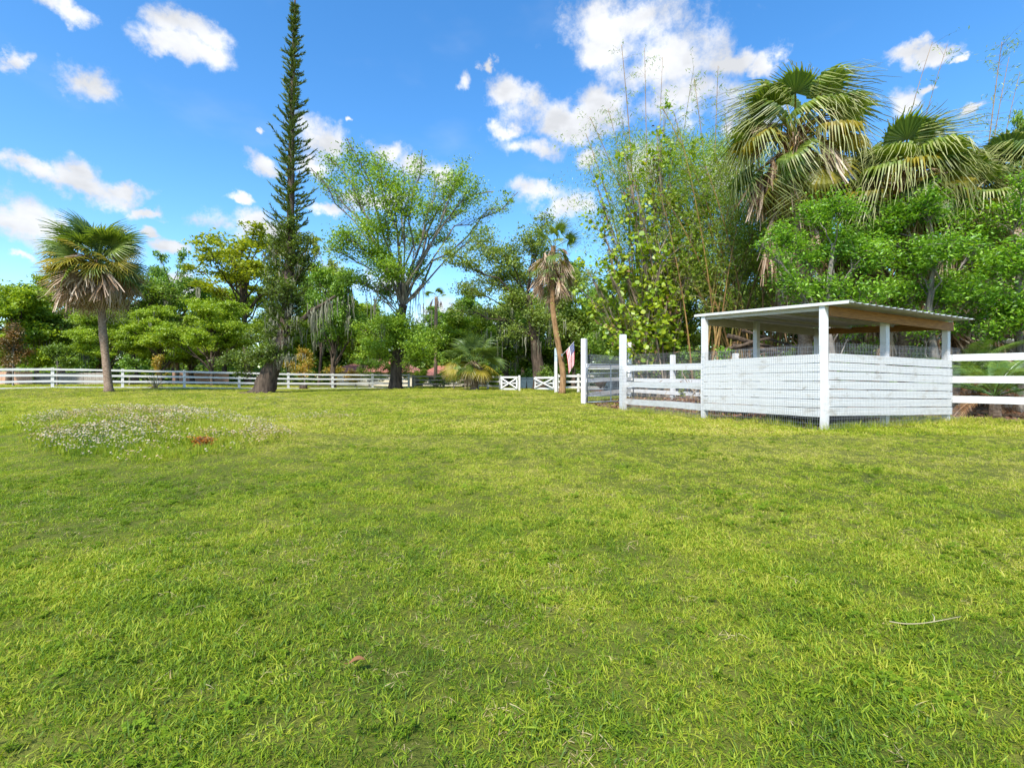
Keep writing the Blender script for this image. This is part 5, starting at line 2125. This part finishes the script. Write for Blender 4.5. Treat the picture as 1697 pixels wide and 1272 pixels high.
def bgtree(name, label, px, top, hw, d, var, mat, rz=0.0, group='trees beyond the far fence'):
    me_w, me_f, me_m, H, rx = VAR[var]
    b = G(px, d)
    h = CAMZ + (HY - top) / F * d - b[2]
    sx = hw / F * d / rx
    root = thing(name, label, 'tree', b, group, rz, (sx, sx, h / H))
    link('trunk', me_w, root)
    c = link('crown', me_f, root)
    c.material_slots[0].link = 'OBJECT'
    c.material_slots[0].material = M[mat]
    if me_m:
        link('spanish_moss', me_m, root)['kind'] = 'stuff'
    return root


BG = [('leafy_tree', 'bushy bright green tree at the left edge behind the white fence', 15, 442, 75, 44, 'broad1', 'bright_leaf'),
      ('mossy_oak', 'dark tree hung with grey moss just left of the lone palm trunk', 100, 468, 75, 48, 'moss1', 'dark_leaf'),
      ('mossy_oak', 'dark mossy tree showing right of the lone palm head', 225, 452, 80, 52, 'moss2', 'dark_leaf'),
      ('low_tree', 'low light green tree directly behind the lone palm trunk', 178, 512, 62, 42, 'low1', 'bright_leaf'),
      ('low_tree', 'low light green tree midway between the lone palm and the leaning pine', 268, 500, 66, 43, 'low2', 'bright_leaf'),
      ('low_tree', 'spreading light green tree just left of the leaning pine', 352, 492, 80, 41, 'low1', 'bright_leaf'),
      ('airy_tree', 'thin open tree left of the yellow-green canopy', 288, 408, 55, 56, 'airy2', 'mid_leaf'),
      ('airy_tree', 'tall yellow-green tree whose flat canopy shows behind the pine', 412, 374, 122, 50, 'airy1', 'yellow_leaf'),
      ('airy_tree', 'smaller yellow-green tree showing right of the pine', 528, 388, 48, 53, 'airy2', 'yellow_leaf'),
      ('mossy_oak', 'mossy oak with a rounded crown between the pine and the big spreading tree', 552, 425, 66, 43, 'moss1', 'mid_leaf'),
      ('mossy_oak', 'dark trunked mossy tree left of the pine behind the fence', 320, 540, 60, 46, 'moss2', 'grey_leaf'),
      ('leafy_tree', 'dark green tree behind the left end of the red roof', 540, 498, 70, 72, 'broad2', 'dark_leaf'),
      ('leafy_tree', 'dark green tree behind the right end of the longer red roof', 622, 505, 66, 74, 'broad1', 'dark_leaf'),
      ('leafy_tree', 'green tree behind the smaller red roof', 712, 505, 60, 74, 'broad2', 'mid_leaf'),
      ('leafy_tree', 'bright green tree behind the short palm', 770, 500, 62, 50, 'broad1', 'bright_leaf'),
      ('mossy_oak', 'mossy tree behind the left crossed gate', 838, 505, 66, 47, 'moss1', 'mid_leaf'),
      ('leafy_tree', 'green tree behind the right crossed gate', 905, 500, 60, 47, 'broad2', 'mid_leaf'),
      ('leafy_tree', 'dark green tree behind the flag', 968, 490, 62, 42, 'broad1', 'dark_leaf'),
      ('leafy_tree', 'green tree behind the grey tube gate and round leaved shrub', 1035, 440, 70, 38, 'broad2', 'mid_leaf'),
      ('leafy_tree', 'dark tree filling the gaps behind the tall bare bamboo canes', 1120, 400, 90, 36, 'broad1', 'dark_leaf'),
      ('leafy_tree', 'dark tree filling the gaps behind the dense bamboo', 1225, 390, 90, 34, 'broad2', 'dark_leaf'),
      ('leafy_tree', 'dark tree behind the tallest fan palm trunk', 1340, 380, 95, 31, 'broad1', 'dark_leaf'),
      ('leafy_tree', 'dark tree behind the middle fan palm trunk', 1465, 370, 95, 30, 'broad2', 'mid_leaf'),
      ('leafy_tree', 'dark tree behind the small half hidden fan palm', 1590, 350, 95, 29, 'broad1', 'dark_leaf'),
      ('leafy_tree', 'feathery green tree top at the upper right corner above the palms', 1705, 170, 62, 27, 'airy2', 'mid_leaf'),
      ('leafy_tree', 'dark tree at the right edge behind the bushy green tree', 1700, 360, 80, 27, 'broad2', 'dark_leaf')]
BG += [('leafy_tree', 'pale green crown filling in between the left edge trees and the lone palm', 62, 452, 60, 60, 'broad2', 'bright_leaf'),
       ('leafy_tree', 'tall green crown far behind the lone palm', 165, 462, 66, 62, 'broad1', 'mid_leaf'),
       ('leafy_tree', 'light green crown far behind the thin open tree', 262, 440, 58, 64, 'broad2', 'mid_leaf'),
       ('leafy_tree', 'light green crown far behind the yellow-green canopy', 372, 452, 70, 62, 'broad1', 'bright_leaf'),
       ('leafy_tree', 'light green crown showing low between pine and rounded mossy oak', 478, 452, 58, 60, 'broad2', 'bright_leaf'),
       ('leafy_tree', 'light green crown left of the big spreading tree trunk', 598, 478, 56, 62, 'broad1', 'bright_leaf'),
       ('leafy_tree', 'light green crown right of the bare pale palm trunk', 775, 478, 54, 64, 'broad2', 'mid_leaf'),
       ('leafy_tree', 'light green crown between the gates far behind', 868, 458, 64, 60, 'broad1', 'bright_leaf'),
       ('leafy_tree', 'light green crown far behind the slim palm and flag', 950, 430, 64, 58, 'broad2', 'mid_leaf')]
rb = random.Random(9)
for q in BG:
    bgtree(*q, rz=rb.uniform(0, 6.28))


# shrubs
def shrub(name, label, px, d, w_px, top, mat, seed, dens=300, leaf=.15, group=None, nc=9, wmat='bark_grey'):
    rg = np.random.default_rng(seed)
    b = G(px, d)
    h = CAMZ + (HY - top) / F * d - b[2]
    w = w_px / F * d
    wood, fol = MB(), MB()
    cl = []
    for k in range(nc):
        a = rg.uniform(0, 6.28)
        r = rg.uniform(0, .75)
        z = rg.uniform(.3, .82)
        rc = w * rg.uniform(.28, .45)
        cl.append((b + np.array([math.cos(a) * r * w, math.sin(a) * r * w * .7, z * h]), (rc, rc, min(rc, h * .28)), 1.0))
    clump_tree(wood, fol, [b - (0, 0, .1), b + (0, 0, h * .2), b + (.02, 0, h * .45)], .07, .03, cl, rg, leaf, dens, 12, .5, .05, .22, .5, .3, .02)
    root = thing(name, label, 'shrub', b, group)
    part('stems', wood, M[wmat], root)
    part('foliage', fol, M[mat], root)
    return root


shrub('copper_shrub', 'coppery dark shrub at the left edge behind the fence', 22, 38, 40, 528, 'copper_leaf', 90)
shrub('gold_shrub', 'golden green shrub between the pine trunk and the red roof', 505, 44, 34, 574, 'gold_leaf', 91)
shrub('gold_shrub', 'small orange tinted shrub right of the lone palm behind the fence', 262, 39, 20, 582, 'gold_leaf', 92)
shrub('green_shrub', 'dark green shrub between the lone palm and the left edge', 95, 39, 36, 560, 'dark_leaf', 93)
shrub('green_shrub', 'green shrub against the far fence right of the lone palm', 215, 40, 26, 585, 'mid_leaf', 94)
shrub('green_shrub', 'green shrub hiding the wall of the red roofed house', 590, 50, 22, 606, 'gold_leaf', 95)
shrub('green_shrub', 'tall green bush covering the middle of the longer red roof', 612, 52, 32, 590, 'mid_leaf', 195)
shrub('green_shrub', 'green bush covering the right part of the longer red roof', 655, 53, 30, 596, 'dark_leaf', 196)
shrub('gold_shrub', 'orange flowered bush at the left end of the longer red roof', 556, 51, 20, 604, 'gold_leaf', 197)
shrub('green_shrub', 'bright bush between the two red roofs', 700, 50, 22, 606, 'bright_leaf', 198)
shrub('green_shrub', 'low shrub in front of the smaller red roof', 730, 46, 20, 616, 'mid_leaf', 96)
shrub('vine', 'leafy vine climbing over the weathered grey fence', 752, 41.2, 34, 613, 'dark_leaf', 97, 160, .12)
shrub('green_shrub', 'shrub behind the bins', 872, 42, 24, 606, 'mid_leaf', 98)
shrub('green_shrub', 'shrub behind the tall post and slim palm', 915, 34, 28, 600, 'dark_leaf', 99)
shrub('green_shrub', 'dark shrub behind the grey tube gate', 1000, 30, 34, 585, 'dark_leaf', 100)
shrub('green_shrub', 'leafy shrub growing behind the near pen fence boards', 1130, 24.5, 36, 560, 'pepper_leaf', 101, 160, .13)
shrub('green_shrub', 'bright leafy shrub under the left end of the shed roof', 1195, 18.5, 26, 556, 'pepper_leaf', 102, 260, .11)
shrub('green_shrub', 'leafy shrub showing between the two left shed posts', 1310, 19.2, 34, 560, 'pepper_leaf', 103, 220, .11)
shrub('green_shrub', 'leafy shrub showing in the middle of the shed opening', 1440, 18.5, 40, 540, 'pepper_leaf', 104, 200, .11)
shrub('green_shrub', 'leafy shrub showing at the right of the shed opening', 1530, 17.0, 40, 545, 'pepper_leaf', 105, 220, .11)
shrub('green_shrub', 'dark shrub behind the side fence boards', 1640, 15.5, 44, 560, 'dark_leaf', 106, 220, .11)
shrub('green_shrub', 'tall dark shrub filling in behind the left post of the shed', 1150, 26.5, 50, 480, 'dark_leaf', 108)
shrub('weed', 'low weed with yellow leaves at the foot of the pen fence', 1130, 18.5, 14, 628, 'yellow_leaf', 107, 260, .10, None, 5)


def leafless_bush():
    rg = np.random.default_rng(110)
    b = G(258, 32.2)
    r = thing('bare_shrub', 'small leafless pale shrub against the far fence', 'shrub', b)
    m1 = MB()
    for k in range(12):
        e = b + np.array([rg.normal(0, .5), rg.normal(0, .2), rg.uniform(.5, 1.1)])
        m1.tube(bez(b, b + (e - b) * .5 + (0, 0, .15), e, 5), np.linspace(.022, .008, 5), 5, False)
    part('stems', m1, M['twig'], r)
    m1 = MB()
    leaves(m1, b + rg.normal(0, 1, (120, 3)) * (.25, .15, .06) + (0, 0, .12), .12, rg, .4)
    part('foliage', m1, M['dry'], r)


leafless_bush()

b_ = G(503, 38.5)
r_ = thing('tree_stump', 'small dark tree stump on the grass in front of the far fence', 'stump', b_)
m_ = MB()
m_.lathe(b_, [(.36, -.05), (.31, .08), (.29, .30), (.26, .33)], 14)
part('bark', m_, M['bark_dark'], r_)
m_ = MB()
m_.lathe(b_, [(.255, .33), (.15, .335), (.002, .335)], 14)
part('cut_top', m_, M['grey_wood'], r_)


# ------------------------------------------------------------------ houses, back fences, outbuilding
def house(label, px0, px1, d, eave, ridge, depth=8.0):
    a, b = P(px0, HY, d), P(px1, HY, d)
    g = float(gz((a[0] + b[0]) / 2, d))
    cx = (a[0] + b[0]) / 2
    w = b[0] - a[0]
    ze, zr = CAMZ + (HY - eave) / F * d, CAMZ + (HY - ridge) / F * d
    root = thing('house', label, 'house', (cx, d, g), 'houses beyond the fence')
    loc = np.array([cx, d, g])
    m1 = MB()
    m1.box((cx, d + depth / 2, (g - .2 + ze) / 2), (w - .8, depth, ze - g + .2))
    part('wall', m1, M['cream_wall'], root)
    m1 = MB()
    x0, x1, y0, y1 = a[0], b[0], d - .5, d + depth + .5
    hip = min(w * .3, depth * .6)
    v = [[x0, y0, ze], [x1, y0, ze], [x1, y1, ze], [x0, y1, ze], [x0 + hip, d + depth / 2, zr], [x1 - hip, d + depth / 2, zr],
         [x0, y0, ze - .15], [x1, y0, ze - .15], [x1, y1, ze - .15], [x0, y1, ze - .15]]
    m1.add(v, [[0, 1, 5, 4], [2, 3, 4, 5], [6, 7, 1, 0], [7, 8, 2, 1], [8, 9, 3, 2], [9, 6, 0, 3], [9, 8, 7, 6]], [[1, 2, 5], [3, 0, 4]])
    # tile courses
    for k in range(1, 9):
        t = k / 9
        p = np.array([x0 + hip * t, y0 + (depth / 2 + .5) * t, ze + (zr - ze) * t + .03])
        q = np.array([x1 - hip * t, p[1], p[2]])
        m1.beam(p, q, .16, .05)
    part('roof', m1, M['red_roof'], root)
    n = max(2, int(w / 3.2))
    for k in range(n):
        x = x0 + .8 + (w - 1.6) * (k + .5) / n
        m1 = MB()
        m1.box((x, d - .04, (g + ze) / 2 + .2), (1.5, .10, 1.25))
        f = part('window', m1, M['trim'], root)
        m1 = MB()
        m1.box((x, d - .07, (g + ze) / 2 + .2), (1.3, .08, 1.05))
        part('pane', m1, M['dark_glass'], f, origin=loc)


house('longer red roofed house half hidden behind the big spreading tree', 548, 688, 58, 615, 592)
house('smaller red roofed house showing left of the short palm', 694, 772, 60, 620.5, 604)


def board_wall(label, px0, px1, d0, d1, h, mat, name='plank_fence'):
    a, b = G(px0, d0), G(px1, d1)
    root = thing(name, label, 'fence', a, 'plank fences far behind the white fence')
    ln = np.linalg.norm((b - a)[:2])
    n = int(ln / 2.4) + 1
    for k in range(n):
        p, q = a + (b - a) * k / n, a + (b - a) * (k + .985) / n
        m1 = MB()
        nb = 12
        for i in range(nb):
            s, e = p + (q - p) * (i + .04) / nb, p + (q - p) * (i + .96) / nb
            m1.beam(s + (0, 0, h / 2), e + (0, 0, h / 2), .03 + .012 * (i % 2), h * (1 + .015 * math.sin(i * 7 + k)))
        part('panel', m1, M[mat], root)


board_wall('orange brown plank fence seen through the rails at the left edge', -60, 55, 46, 46, 1.25, 'pink_boards')
board_wall('grey plank fence seen through the rails behind the lone palm', 56, 180, 46.5, 46.5, 1.15, 'grey_boards')
board_wall('pinkish plank fence seen through the rails left of the pine', 286, 380, 48, 48, 1.2, 'pink_boards')


def outbuilding():
    d = 16.6
    a = G(1688, d)
    root = thing('outbuilding', 'pale grey outbuilding half hidden at the right edge', 'building', a)
    m1 = MB()
    w, h, dp = 5.0, 2.2, 4.0
    for k in range(12):
        z = a[2] - .05 + k * .19
        m1.box((a[0] + w / 2, a[1] + dp / 2, z + .092), (w + .012 * (k % 2), dp + .012 * (k % 2), .183))
    part('wall', m1, M['wall_grey'], root)
    m1 = MB()
    v = []
    for x in (-.5, w + .4):
        for y, z in ((-.45, 2.2), (dp + .45, 2.75)):
            for th in (0, .1):
                v.append([a[0] + x, a[1] + y, a[2] + z + th])
    m1.add(v, [[0, 2, 3, 1], [4, 5, 7, 6], [0, 1, 5, 4], [2, 6, 7, 3], [1, 3, 7, 5], [0, 4, 6, 2]])
    part('roof', m1, M['trim'], root)
    m1 = MB()
    m1.box((a[0] + 2.2, a[1] - .02, a[2] + 1.2), (.9, .05, .9))
    wn = part('window', m1, M['trim'], root)
    m1 = MB()
    m1.box((a[0] + 2.2, a[1] - .045, a[2] + 1.2), (.76, .03, .76))
    part('pane', m1, M['dark_glass'], wn, origin=np.array(root.location))


outbuilding()


# ------------------------------------------------------------------ flag
def flag():
    d = 27.6
    a, t = P(932, 588, d), P(951, 566.5, d - .1)
    root = thing('flag', 'small striped flag with a starred blue corner hanging from a pole on the slim palm', 'flag', a)
    m1 = MB()
    m1.tube([a - (t - a) * .06, t + (t - a) * .03], .014, 7)
    part('pole', m1, M['trim'], root, True)
    m1 = MB()
    m1.box(a + (-.03, .04, 0), (.09, .1, .14))
    part('bracket', m1, M['gate_metal'], root)
    # cloth: hoist runs along the pole, fly hangs down in folds
    ho, hi = a + (t - a) * .30, a + (t - a) * .99
    nu, nv = 26, 20           # nu across the stripes (2 per stripe), nv down the fly
    fly = 1.45

    def pt(u, v, off=0.0):
        p = ho + (hi - ho) * u
        sq = 1 - .35 * v
        c = ho + (hi - ho) * .72
        base = p * sq + c * (1 - sq)
        fold = math.sin(u * 9.5 + v * 2.0) * .06 * min(1, v * 3)
        return base + np.array([.05 * v + .03 * math.sin(v * 3), -.02 + fold - off, -fly * v * (.98 - .12 * u)])
    vs = [pt(i / nu, j / nv) for j in range(nv + 1) for i in range(nu + 1)]
    m1 = MB()
    groups = {0: [], 1: [], 2: []}
    for j in range(nv):
        for i in range(nu):
            q = [j * (nu + 1) + i, j * (nu + 1) + i + 1, (j + 1) * (nu + 1) + i + 1, (j + 1) * (nu + 1) + i]
            stripe = i // 2
            canton = i >= 12 and j < 8
            groups[2 if canton else (0 if stripe % 2 == 0 else 1)].append(q)
    first = True
    off = 0
    for mi, f in groups.items():
        m1.add(vs, f, mi=mi)
    # stars
    for r_ in range(9):
        nst = 6 if r_ % 2 == 0 else 5
        for k in range(nst):
            u = 12 / 26 + (14 / 26) * (r_ + .8) / 9.6
            v = (8 / 20) * ((k + (.6 if nst == 6 else 1.1)) / 6.2)
            c = pt(u, v, .006)
            s = .014
            m1.add([c + (0, 0, s), c + (s, 0, 0), c + (0, 0, -s), c + (-s, 0, 0)], [[0, 1, 2, 3]], mi=1)
    part('cloth', m1, [M['flag_red'], M['flag_white'], M['flag_blue']], root, True)


flag()


# pale pole-like palm trunk far behind
d = 52
palm('bare_palm', 'bare pale palm trunk standing alone behind the weathered fence', [G(722, d), P(722, 600, d), P(722.5, 540, d), P(723, 492, d)], .20, .17,
     [(6, 'cab_g', 0, 70, .7, .1), (5, 'dead', -10, 20, .8, .2)], 16)


# ------------------------------------------------------------------ distant wood
def far_wood():
    rg = np.random.default_rng(120)
    mb = MB()
    C = []
    for k in range(1000):
        x = rg.uniform(-170, 190)
        y = rg.uniform(84, 120)
        h = 8.0 + 3.0 * math.sin(x * .09) + rg.uniform(-1.5, 2.0)
        z = rg.uniform(.0, 1) ** 1.1 * h
        r = rg.uniform(1.6, 3.0)
        C.append(np.array([x, y, z + .4]) + rg.normal(0, 1, (130, 3)) * (r * .6, r * .6, r * .42))
    for k in range(420):
        x, y = rg.uniform(-110, 120), rg.uniform(64, 76)
        C.append(np.array([x, y, rg.uniform(.3, 2.6)]) + rg.normal(0, 1, (90, 3)) * (1.3, 1.0, .8))
    leaves(mb, np.vstack(C), .85, rg, .65, .6, .2)
    tag(link('far_wood', mb.mesh('far_wood', M['dark_leaf'])), kind='stuff')


far_wood()
print('objects', len(scene.objects), 'tris', sum(sum(len(p.vertices) - 2 for p in m.polygons) if len(m.polygons) < 400000 else len(m.polygons) * 2 for m in bpy.data.meshes))
